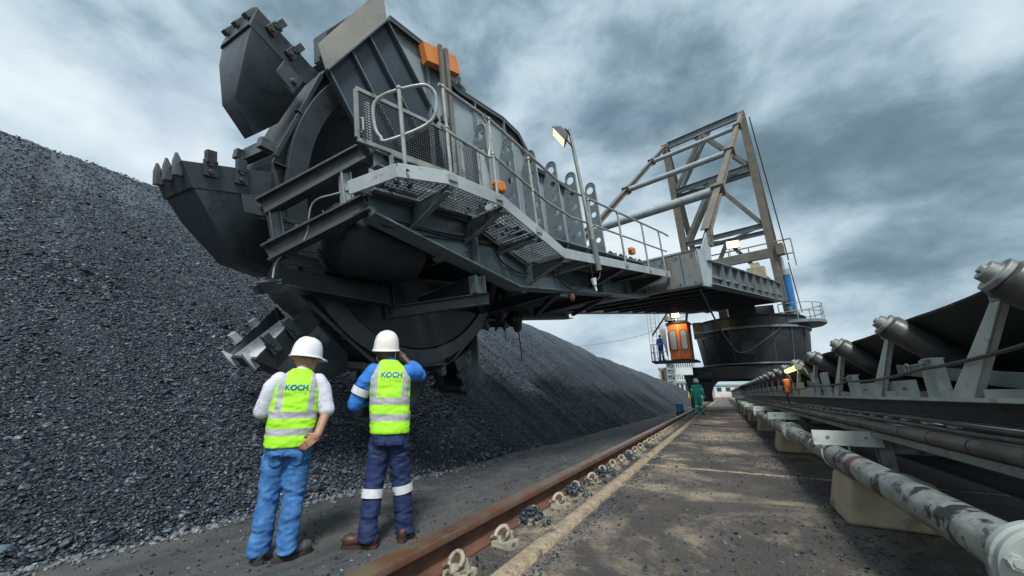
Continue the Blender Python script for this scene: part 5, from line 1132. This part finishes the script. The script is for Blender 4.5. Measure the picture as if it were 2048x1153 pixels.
# ================================================================== PEOPLE
def remeshed(mb, voxel, smooth=4, noise_amp=0., noise_sc=9., extra=None):
    me = bpy.data.meshes.new('tmp'); me.from_pydata(mb.v, [], mb.f)
    bm = bmesh.new(); bm.from_mesh(me); bmesh.ops.recalc_face_normals(bm, faces=bm.faces); bm.to_mesh(me); bm.free()
    ob = bpy.data.objects.new('tmp', me); COL.objects.link(ob)
    r_ = ob.modifiers.new('r', 'REMESH'); r_.mode = 'VOXEL'; r_.voxel_size = voxel; r_.adaptivity = 0
    s_ = ob.modifiers.new('s', 'SMOOTH'); s_.factor = .6; s_.iterations = smooth
    dg = bpy.context.evaluated_depsgraph_get(); out_ = bpy.data.meshes.new_from_object(ob.evaluated_get(dg)); bpy.data.objects.remove(ob); bpy.data.meshes.remove(me)
    if noise_amp or extra:
        nn = [v.normal.copy() for v in out_.vertices]
        for v, n in zip(out_.vertices, nn):
            d = 0.
            if noise_amp: d += noise_amp*(mnoise.noise(v.co*noise_sc)+.5*mnoise.noise(v.co*noise_sc*2.3+V3((5, 3, 1))))
            if extra: d += extra(v.co)
            v.co += n*d
    out_.materials.clear(); return out_
def cap(m, pts, rads, seg=14):                             # chain of tapered limbs with round joints
    pts = [V3(p) for p in pts]
    m.tube(pts, rads, seg)
    for p, r_ in zip(pts, rads): m.ball(p, r_, seg, 8)
    return m
def ell(m, c, r_, tilt=None): return m.ball(c, r_, 18, 12)
def torso(m, secs):                                        # rings: (cx, cy, z, rx, ry)
    n = 22; vs = []; fs = []
    for cx, cy, z, rx, ry in secs:
        for k in range(n):
            a = 2*math.pi*k/n; co, si = math.cos(a), math.sin(a); q = 2.6
            vs.append((cx+rx*math.copysign(abs(co)**(2/q), co), cy+ry*math.copysign(abs(si)**(2/q), si), z))
    for i in range(len(secs)-1):
        for k in range(n): fs.append((i*n+k, i*n+(k+1) % n, (i+1)*n+(k+1) % n, (i+1)*n+k))
    fs += [tuple(range(n-1, -1, -1)), tuple(range((len(secs)-1)*n, len(secs)*n))]
    return m.add(vs, fs)
def hand(m, wrist, d, palm_n, curl=.5, size=1., side=1):   # palm, four fingers, thumb
    w = V3(wrist); d = nz(d); pn = nz(palm_n); pn = (pn-d*pn.dot(d)).normalized(); sd = d.cross(pn)*side
    m.box(w+d*.05*size, (.078*size, .10*size, .030*size), (sd, d, pn)); m.ball(w+d*.01, .030*size, 10, 6)
    for k, ln in enumerate((.072, .080, .074, .058)):
        p = w+d*.095*size+sd*((-.030+.020*k)*size); dd = d.copy(); pts = [p-d*.02]
        for j in range(3):
            ang = curl*(.5+.5*j); dd = (d*math.cos(ang)+pn*math.sin(ang)).normalized(); p = p+dd*(ln*size*(.45, .32, .25)[j]); pts.append(p)
        cap(m, pts, [.0105*size, .010*size, .009*size, .0075*size], 8)
    tp = w+d*.02*size-sd*.036*size; cap(m, [tp, tp+(d*.6-sd*.7+pn*.3).normalized()*.04*size, tp+(d*.9-sd*.45+pn*.4).normalized()*.075*size], [.014*size, .012*size, .009*size], 8)
def head(m, c, yaw, s=1.):                                 # skull, jaw, nose, ears, lips; faces local +Y turned by yaw
    c = V3(c); Rz = Matrix.Rotation(yaw, 3, 'Z'); P = lambda x, y, z: c+Rz @ V3((x*s, y*s, z*s)); ax = (Rz @ V3((1,0,0)), Rz @ V3((0,1,0)), ZUP)
    m.ball(P(0, -.012, .025), (.076*s, .098*s, .105*s), 18, 12, ax); m.ball(P(0, .030, -.045), (.058*s, .062*s, .075*s), 14, 10, ax)
    m.ball(P(0, .062, -.088), (.030*s, .026*s, .024*s), 10, 8, ax)
    cap(m, [P(0, .088, .012), P(0, .108, -.026)], [.010*s, .016*s], 8); m.ball(P(0, .085, -.060), (.026*s, .012*s, .010*s), 8, 6, ax)
    m.ball(P(0, .078, .036), (.055*s, .016*s, .012*s), 10, 6, ax)
    for q in (-1, 1): m.ball(P(.079*q, -.008, -.008), (.010*s, .022*s, .034*s), 8, 8, ax); m.ball(P(.045*q, .055, -.015), (.022*s, .022*s, .020*s), 8, 6, ax)
    return P, ax
def helmet_mesh(c, yaw, s=1., tilt=0.):
    c = V3(c); Rz = Matrix.Rotation(yaw, 3, 'Z') @ Matrix.Rotation(tilt, 3, 'X'); X, Y, Z = Rz @ V3((1,0,0)), Rz @ V3((0,1,0)), Rz @ ZUP
    m = MB(); n = 40; prof = [(0, .150), (.30, .147), (.55, .134), (.75, .112), (.88, .082), (.96, .045), (1.0, .0), (1.02, -.022), (1.10, -.030), (1.10, -.037), (1.0, -.034)]
    vs = []
    for f, h in prof:
        for k in range(n):
            a = 2*math.pi*k/n; co, si = math.cos(a), math.sin(a); rx, ry = .118, .140
            pk = 0.
            if f > 1.03 and si > .2: pk = .055*max(0, (si-.2)/.8)**1.0
            rid = .007*math.exp(-(co/.16)**2)*(1 if f < .99 else 0) if abs(f) > .05 else .004
            vs.append(c+X*(rx*f*co*s)+Y*((ry*f*si+pk)*s)+Z*((h+rid-(.012 if pk > .02 else 0))*s))
    fs = [(i*n+k, i*n+(k+1) % n, (i+1)*n+(k+1) % n, (i+1)*n+k) for i in range(len(prof)-1) for k in range(n)]
    m.add(vs, fs); return m, (X, Y, Z)
def lpart(name, me, mat, par): me.name = name; return link_mesh(name, me, mat, par, True, 180)
def boot(m, sole, ankle, yaw, ln=.29):
    a = V3(ankle); d = V3((-math.sin(yaw), math.cos(yaw), 0)); s_ = V3((d.y, -d.x, 0)); z0 = .028
    g_ = V3((a.x, a.y, 0))
    cap(m, [g_-d*.06+ZUP*.07, g_+d*.06+ZUP*.065, g_+d*(ln-.13)+ZUP*.052], [.045, .045, .043], 12); cap(m, [g_-d*.03+ZUP*.06, a+ZUP*.06], [.046, .050], 12)
    m.ball(g_+d*(ln-.13)+ZUP*.055, (.052, .07, .052), 12, 8, (s_, d, ZUP)); m.ball(g_-d*.05+ZUP*.055, (.044, .052, .055), 12, 8, (s_, d, ZUP))
    for q, (w, o_) in enumerate(((.082, -.06), (.092, .06), (.090, ln-.16))): pass
    pts = [g_+s_*x*.94+d*y*.96 for x, y in ((-.030, -.108), (.030, -.108), (.046, -.07), (.043, .02), (.050, ln-.15), (.040, ln-.08), (.018, ln-.055), (-.018, ln-.055), (-.040, ln-.08), (-.050, ln-.15), (-.043, .02), (-.046, -.07))]
    sole.plate(pts, (0, 0, .030))
def boots(o, specs, mat, smat, vox):
    for ank, yw, ln in specs:
        mb = MB(); sl_ = MB(); boot(mb, sl_, ank, yw, ln); bt = lpart('boot', remeshed(mb, vox, 3), mat, o); part('sole', sl_, smat, bt, local=True)
def crease(zs, amp, wid):                                  # soft slanting cloth folds, strongest round the given heights
    def f(co):
        w = .18
        for z0, a_ in zs: w = max(w, abs(a_)*math.exp(-((co.z-z0)/(wid*4))**2))
        q = V3((co.x*6+co.z*7, co.y*6-co.z*6, co.z*13)); r_ = 1-abs(mnoise.noise(q))*2.2
        q2 = V3((co.x*11-co.z*12, co.y*11+co.z*9, co.z*20+7)); r2 = 1-abs(mnoise.noise(q2))*2.2
        return amp*w*(.62*r_+.38*r2-.45)
    return f

def pockets(garment, cx, ztop, mat):                      # two sewn patch pockets lying on the seat
    me = garment.data; bv = BVHTree.FromPolygons([v.co[:] for v in me.vertices], [p.vertices[:] for p in me.polygons])
    for q in (-1, 1):
        n = 7; vs = []; fs = []
        for i in range(n):
            for j in range(n):
                u, w = j/(n-1), i/(n-1); x = cx+q*(.028+.105*u); z = ztop-.125*w*(1-.18*abs(2*u-1)**2*(w > .7))-.006*u
                h = bv.ray_cast(V3((x, -1, z)), V3((0, 1, 0))); vs.append((x, (h[0].y if h[0] else -.12)-.006, z))
        for i in range(n-1):
            for j in range(n-1): fs.append((i*n+j, i*n+j+1, (i+1)*n+j+1, (i+1)*n+j))
        m = MB(); m.add(vs, fs); o = part('pocket', m, mat, garment, local=True); sm = o.modifiers.new('t', 'SOLIDIFY'); sm.thickness = .006; sm.offset = 0
# ---------------- left man: white hard hat, checked shirt, jeans
def man_left():
    loc = (-3.285, 2.03, YARD); rz = R(57)
    o = thing('person', 'man with white hard hat, checked short sleeves and blue jeans, hand on his hip', 'person', loc, rz)
    mb = MB(); P, ax = head(mb, (.035, .035, 1.625), R(-62), 1.1)
    cap(mb, [(.02, .015, 1.56), (.01, .0, 1.44)], [.060, .068]); torso(mb, [(0, 0, .86, .15, .11), (0, .01, 1.05, .17, .13), (0, .0, 1.3, .18, .11), (0, -.01, 1.44, .15, .08)])
    cap(mb, [(.19, -.01, 1.42), (.275, -.06, 1.14), (.225, -.165, .965)], [.052, .048, .036]); cap(mb, [(-.19, -.01, 1.42), (-.27, .02, 1.14), (-.14, .20, 1.02)], [.052, .042, .03])
    hand(mb, (.222, -.17, .955), (-.75, -.05, -.62), (-.3, .8, -.3), .55, .98, 1); hand(mb, (-.14, .20, 1.02), (.7, .5, -.3), (0, -1, 0), .5)
    for a_, b_, c_ in (((-.092, .0, .83), (-.10, .012, .50), (-.105, .01, .10)), ((.092, -.005, .83), (.10, -.02, .50), (.105, -.055, .11))): cap(mb, [(0, 0, .9), a_, b_, c_], [.07, .07, .045, .036])
    lpart('body', remeshed(mb, .0065, 3), 'skin', o)
    m = MB(); torso(m, [(0, .0, .82, .18, .135), (0, .015, .95, .195, .155), (0, .01, 1.15, .195, .15), (0, .0, 1.33, .195, .125), (.005, -.01, 1.42, .17, .10), (.01, .0, 1.50, .085, .075)])
    cap(m, [(.165, -.01, 1.425), (.215, -.02, 1.36), (.278, -.05, 1.17)], [.080, .080, .074]); cap(m, [(-.165, -.01, 1.425), (-.215, -.01, 1.36), (-.265, .01, 1.17)], [.080, .080, .072])
    cap(m, [(.012, .0, 1.47), (.016, .004, 1.515)], [.072, .066])
    lpart('shirt', remeshed(m, .010, 4, .006, 11), 'check_shirt', o)
    m = MB(); torso(m, [(0, .0, .865, .205, .165), (0, .012, .98, .212, .172), (0, .01, 1.15, .212, .168), (0, .0, 1.30, .208, .148), (0, -.010, 1.38, .205, .130), (.0, -.015, 1.44, .182, .108), (.005, -.012, 1.495, .128, .085), (.01, -.006, 1.54, .078, .074)])
    vest = lpart('vest', remeshed(m, .010, 5, .006, 7, crease([(1.25, -1), (1.08, .8), (.93, -.8), (1.38, .6)], .012, .03)), 'vest_a', o)
    m = MB(); torso(m, [(0, -.005, .80, .175, .145), (0, .0, .88, .185, .15), (0, .005, .96, .18, .145)])
    cap(m, [(-.092, .0, .83), (-.098, .012, .50), (-.105, .0, .135)], [.112, .090, .086]); cap(m, [(.092, -.005, .83), (.098, -.02, .50), (.105, -.062, .135)], [.112, .090, .086]); m.tube([(-.105, .0, .16), (-.105, -.005, .052)], [.085, .090], 16); m.tube([(.105, -.062, .16), (.105, -.07, .052)], [.085, .090], 16)
    jn = lpart('jeans', remeshed(m, .010, 4, .006, 8, crease([(.10, 1), (.14, -1), (.18, 1), (.23, -1), (.29, .8), (.44, -.7), (.48, 1), (.53, -1), (.58, .6), (.78, -1.2), (.73, 1), (.69, -.7), (.63, .5)], .019, .016)), 'jeans', o)
    pockets(jn, 0, .84, 'denim_pocket')
    boots(o, (((-.105, .01, .09), R(12), .29), ((.105, -.055, .09), R(-65), .29)), 'boot_grey', 'sole', .008); o.scale = (.90, .92, .955)
    hm, hx = helmet_mesh((.035, .030, 1.682), R(-62), 1.06, R(-4)); hl = part('hard_hat', hm, 'helmet', o, local=True)
    bnd = MB(); Y_ = hx[1]; bnd.box(V3((.035, .03, 1.635))-Y_*.115-hx[0]*.02, (.06, .012, .035), hx); part('hat_strap', bnd, 'orange_bright', hl, local=True)
    hr_ = MB(); hr_.ball(V3((.035, .02, 1.655)), (.088, .106, .052), 14, 8, ax); lpart('hair', remeshed(hr_, .008, 2), 'hair_grey', o)
    e_ = MB(); 
    for q in (-1, 1): e_.ball(P(.032*q, .079, .006), .0125, 8, 6)
    part('eyes', e_, 'white_plastic', o, local=True)
    return o, vest
# ---------------- right man: blue sleeves, navy trousers with bands
def man_right():
    loc = (-2.73, 2.68, YARD); rz = R(44)
    o = thing('person', 'man with cream hard hat, blue sleeves and navy trousers raising his right arm', 'person', loc, rz)
    hx0 = -.155
    mb = MB(); P, ax = head(mb, (hx0, .05, 1.615), R(-8), 1.1)
    cap(mb, [(hx0+.01, .02, 1.55), (hx0+.05, .0, 1.43)], [.060, .068]); torso(mb, [(-.05, 0, .86, .14, .11), (-.06, .01, 1.05, .15, .12), (-.08, .0, 1.3, .17, .11), (-.09, -.01, 1.44, .15, .08)])
    cap(mb, [(.10, -.01, 1.42), (.20, .13, 1.40), (.03, .20, 1.575)], [.052, .042, .03]); cap(mb, [(-.28, -.01, 1.41), (-.39, .02, 1.14), (-.22, .22, 1.20)], [.052, .042, .03])
    hand(mb, (.03, .20, 1.575), (-.8, .0, .5), (0, -1, .1), .55); hand(mb, (-.22, .22, 1.20), (.5, .6, .4), (0, -1, 0), .5)
    for a_, b_, c_ in (((-.125, 0, .83), (-.145, .01, .5), (-.165, -.03, .1)), ((.035, 0, .83), (.09, .05, .5), (.155, .09, .1))): cap(mb, [(-.05, 0, .9), a_, b_, c_], [.07, .07, .045, .036])
    lpart('body', remeshed(mb, .0065, 3), 'skin_dark', o)
    m = MB(); torso(m, [(-.05, .0, .88, .165, .13), (-.06, .015, .98, .17, .14), (-.07, .01, 1.15, .175, .14), (-.085, .0, 1.33, .19, .125), (-.09, -.01, 1.42, .17, .10), (-.10, .0, 1.50, .085, .075)])
    cap(m, [(.075, -.01, 1.425), (.13, .03, 1.42), (.21, .135, 1.41), (.12, .18, 1.50)], [.082, .080, .066, .058]); cap(m, [(-.25, -.01, 1.42), (-.31, -.01, 1.34), (-.395, .02, 1.14), (-.30, .15, 1.17)], [.085, .086, .072, .060])
    cap(m, [(-.098, .0, 1.47), (-.112, .006, 1.515)], [.070, .064])
    sh_ = lpart('shirt', remeshed(m, .010, 4, .007, 10, crease([(1.3, 1), (1.25, -1), (1.18, 1)], .012, .02)), 'blue_shirt', o)
    # reflective arm band follows the sleeve
    m = MB(); m.tube([(-.338, -.005, 1.285), (-.362, .003, 1.225)], [.0895, .0865], 20, cap=False); part('arm_band', m, 'reflective_white', sh_, local=True)
    m = MB(); torso(m, [(-.045, .0, .885, .185, .155), (-.055, .012, 1.0, .19, .162), (-.07, .01, 1.15, .192, .16), (-.082, .0, 1.30, .198, .148), (-.088, -.010, 1.38, .203, .130), (-.093, -.015, 1.44, .182, .108), (-.10, -.012, 1.495, .126, .085), (-.11, -.004, 1.54, .078, .074)])
    vm = remeshed(m, .010, 5, .006, 7, crease([(1.25, -.8), (1.09, .8), (.95, -.8)], .010, .03))
    for v in vm.vertices: v.co.x += .08
    vest = lpart('vest', vm, 'vest_b', o); vest.location = (-.08, 0, 0); RM[vest] = RM[o] @ Matrix.Translation((-.08, 0, 0))
    m = MB(); torso(m, [(-.04, -.005, .79, .165, .135), (-.05, .0, .88, .172, .14), (-.05, .005, .97, .168, .135)])
    cap(m, [(-.125, .0, .83), (-.145, .01, .50), (-.165, -.03, .135)], [.108, .088, .084]); cap(m, [(.035, .0, .83), (.09, .05, .50), (.155, .09, .135)], [.108, .086, .083]); m.tube([(-.163, -.03, .16), (-.165, -.034, .050)], [.083, .088], 16); m.tube([(.152, .09, .16), (.155, .086, .050)], [.082, .087], 16)
    tz = lpart('trousers', remeshed(m, .010, 4, .006, 8, crease([(.09, 1), (.13, -1), (.17, 1), (.22, -1), (.28, .7), (.50, 1), (.55, -1), (.75, -1.2), (.70, 1), (.65, -.7)], .019, .016)), 'navy', o)
    pockets(tz, -.045, .845, 'navy_pocket')
    m = MB()
    m.tube([(-.1515, -.003, .44), (-.1555, -.011, .37)], [.0965, .0955], 22, cap=False); m.tube([(.1045, .0595, .46), (.1165, .067, .39)], [.0965, .0955], 22, cap=False); part('leg_bands', m, 'reflective_white', o, local=True)
    boots(o, (((-.165, -.03, .09), R(75), .28), ((.155, .09, .09), R(-12), .28)), 'boot_brown', 'boot_brown', .008); o.scale = (.955, .97, 1.02)
    hm, hx = helmet_mesh((hx0, .040, 1.668), R(-8), 1.06, R(8)); part('hard_hat', hm, 'helmet_cream', o, local=True)
    hr_ = MB(); hr_.ball(V3((hx0, .03, 1.645)), (.087, .105, .07), 14, 8, ax); lpart('hair', remeshed(hr_, .008, 2), 'hair_dark', o)
    ch = MB()
    for q in (-1, 1): ch.tube([P(.088*q, .0, .03), P(.082*q, .03, -.06), P(.02*q, .06, -.115)], .005, 5)
    part('chin_strap', ch, 'helmet_cream', o, local=True)
    e_ = MB()
    for q in (-1, 1): e_.ball(P(.032*q, .079, .006), .0125, 8, 6)
    part('eyes', e_, 'white_plastic', o, local=True)
    return o, vest
def back_text(vest, body, size, x, z, mat, name, bold, root):
    me = vest.data; bv = BVHTree.FromPolygons([v.co[:] for v in me.vertices], [p.vertices[:] for p in me.polygons])
    t = text_mesh(body, size, 0, bold); bm = bmesh.new(); bm.from_mesh(t)
    bmesh.ops.triangulate(bm, faces=bm.faces); bmesh.ops.subdivide_edges(bm, edges=[e_ for e_ in bm.edges if e_.calc_length() > .02], cuts=1); bm.to_mesh(t); bm.free()
    for v in t.vertices:
        hit = bv.ray_cast(V3((v.co.x+x, -1, v.co.y+z)), V3((0, 1, 0)))
        y = hit[0].y if hit[0] is not None else -.15
        v.co = (v.co.x+x, y-.0035, v.co.y+z)
    t.name = name; t.materials.clear(); return link_mesh(name, t, mat, vest, False)
def back_chevron(vest, x, z, w, h, t, mat):
    me = vest.data; bv = BVHTree.FromPolygons([v.co[:] for v in me.vertices], [p.vertices[:] for p in me.polygons])
    pts = [(w, h), (w+t*1.4, h), (t*1.5, 0), (w+t*1.4, -h), (w, -h), (0, 0)]; m = MB(); v3 = []
    for a, b in pts:
        hit = bv.ray_cast(V3((x+a, -1, z+b)), V3((0, 1, 0))); v3.append((x+a, (hit[0].y if hit[0] else -.15)-.0045, z+b))
    m.add(v3, [(0, 1, 2, 5), (5, 2, 3, 4)]); return part('logo_text', m, mat, vest, local=True, smooth=False)
ml, va = man_left(); mr, vb = man_right()
for v_, x, z, w in ((va, -.012, 1.365, .98), (vb, .004, 1.395, 1.0)):
    back_text(v_, 'OCH', .068*w, x+.030*w, z, 'logo_blue', 'logo_text', .0022, None)
    back_text(v_, 'K', .068*w, x-.072*w, z, 'logo_blue', 'logo_text', .0018, None)
    back_chevron(v_, x-.054*w, z-.001, .022*w, .0245*w, .0075*w, 'logo_blue')
    back_text(v_, 'SOLUTIONS', .036*w, x+.0, z-.050*w, 'logo_gold', 'logo_text', .0, None)

# ---------------- small figures
def small_man(label, loc, rz, top, trous, skin, hat=None, lean=0., stride=.0, bands=None, arms=((.27, .05, .80), (-.27, .0, .82)), hair='hair_dark', vest_m=None):
    o = thing('person', label, 'person', loc, rz); hy = lean*.55
    mb = MB(); P, ax = head(mb, (0, hy+.02, 1.60), 0); cap(mb, [(0, hy, 1.54), (0, hy*.8, 1.42)], [.06, .066]); torso(mb, [(0, 0, .86, .14, .1), (0, hy*.4, 1.1, .15, .11), (0, hy*.75, 1.4, .16, .09)])
    for q, h in ((1, arms[0]), (-1, arms[1])):
        cap(mb, [(.18*q, hy*.75, 1.40), (.25*q, hy*.5-.02, 1.13), h], [.05, .042, .03]); hand(mb, h, V3((0, .15, -1)), (-q, 0, 0), .4)
    for q in (-1, 1): cap(mb, [(.08*q, 0, .88), (.09*q, stride*q*.5+.02, .5), (.10*q, stride*q, .1)], [.075, .05, .04])
    lpart('body', remeshed(mb, .010, 2), skin, o)
    m = MB(); torso(m, [(0, 0, .80, .18, .14), (0, hy*.2, .95, .18, .145), (0, hy*.5, 1.2, .185, .14), (0, hy*.75, 1.4, .19, .115), (0, hy*.8, 1.47, .12, .09)])
    for q, h in ((1, arms[0]), (-1, arms[1])): cap(m, [(.17*q, hy*.75, 1.40), (.25*q, hy*.5-.02, 1.13), V3(h)+V3((0, 0, .02))], [.082, .066, .052])
    j = lpart('jacket', remeshed(m, .014, 3, .008, 9), top, o)
    m = MB(); torso(m, [(0, 0, .80, .165, .13), (0, 0, .92, .165, .13)])
    for q in (-1, 1): cap(m, [(.085*q, 0, .84), (.09*q, stride*q*.5+.02, .5), (.10*q, stride*q, .10)], [.100, .078, .076])
    tr = lpart('trousers', remeshed(m, .014, 3, .008, 9), trous, o)
    if bands:
        m = MB()
        for q in (-1, 1): c0, c1 = V3((.09*q, stride*q*.5+.02, .5)), V3((.10*q, stride*q, .10)); m.tube([c0.lerp(c1, .12), c0.lerp(c1, .34)], .083, 14, cap=False)
        part('leg_bands', m, bands, tr, local=True); m = MB()
        for q in (-1, 1): c0, c1 = V3((.17*q, hy*.75, 1.40)), V3((.25*q, hy*.5-.02, 1.13)); m.tube([c0.lerp(c1, .55), c0.lerp(c1, .78)], .077, 14, cap=False)
        part('arm_bands', m, bands, j, local=True)
    boots(o, [((.10*q, stride*q, .09), R(-12*q), .27) for q in (-1, 1)], 'boot_grey', 'sole', .010)
    hr_ = MB(); hr_.ball(V3((0, hy+.005, 1.635)), (.081, .100, .075), 12, 8); lpart('hair', remeshed(hr_, .010, 2), hair, o)
    if hat: hm, hx = helmet_mesh((0, hy+.015, 1.648), 0, 1.04, R(6)); part('hard_hat', hm, hat, o, local=True)
    return o
small_man('man in teal coverall and white hard hat walking beside the rail', (-1.18, 21.9, 0), R(-8), 'teal_cloth', 'teal_cloth', 'skin_dark', 'helmet', .12, .13, 'reflective_white', arms=((.28, .16, .82), (-.27, .02, .84)))
small_man('man in royal blue coverall standing on the cab platform', (-3.18, 25.75, 3.05), R(-30), 'royal_cloth', 'royal_cloth', 'skin_dark', None, .06, .05, 'reflective', arms=((.20, .28, 1.05), (-.24, .22, 1.02)))
small_man('distant man in lime vest standing beyond the portal leg', (-3.1, 46, YARD), R(10), 'logo_gold', 'safety_orange', 'skin_dark', None, .0, .08)
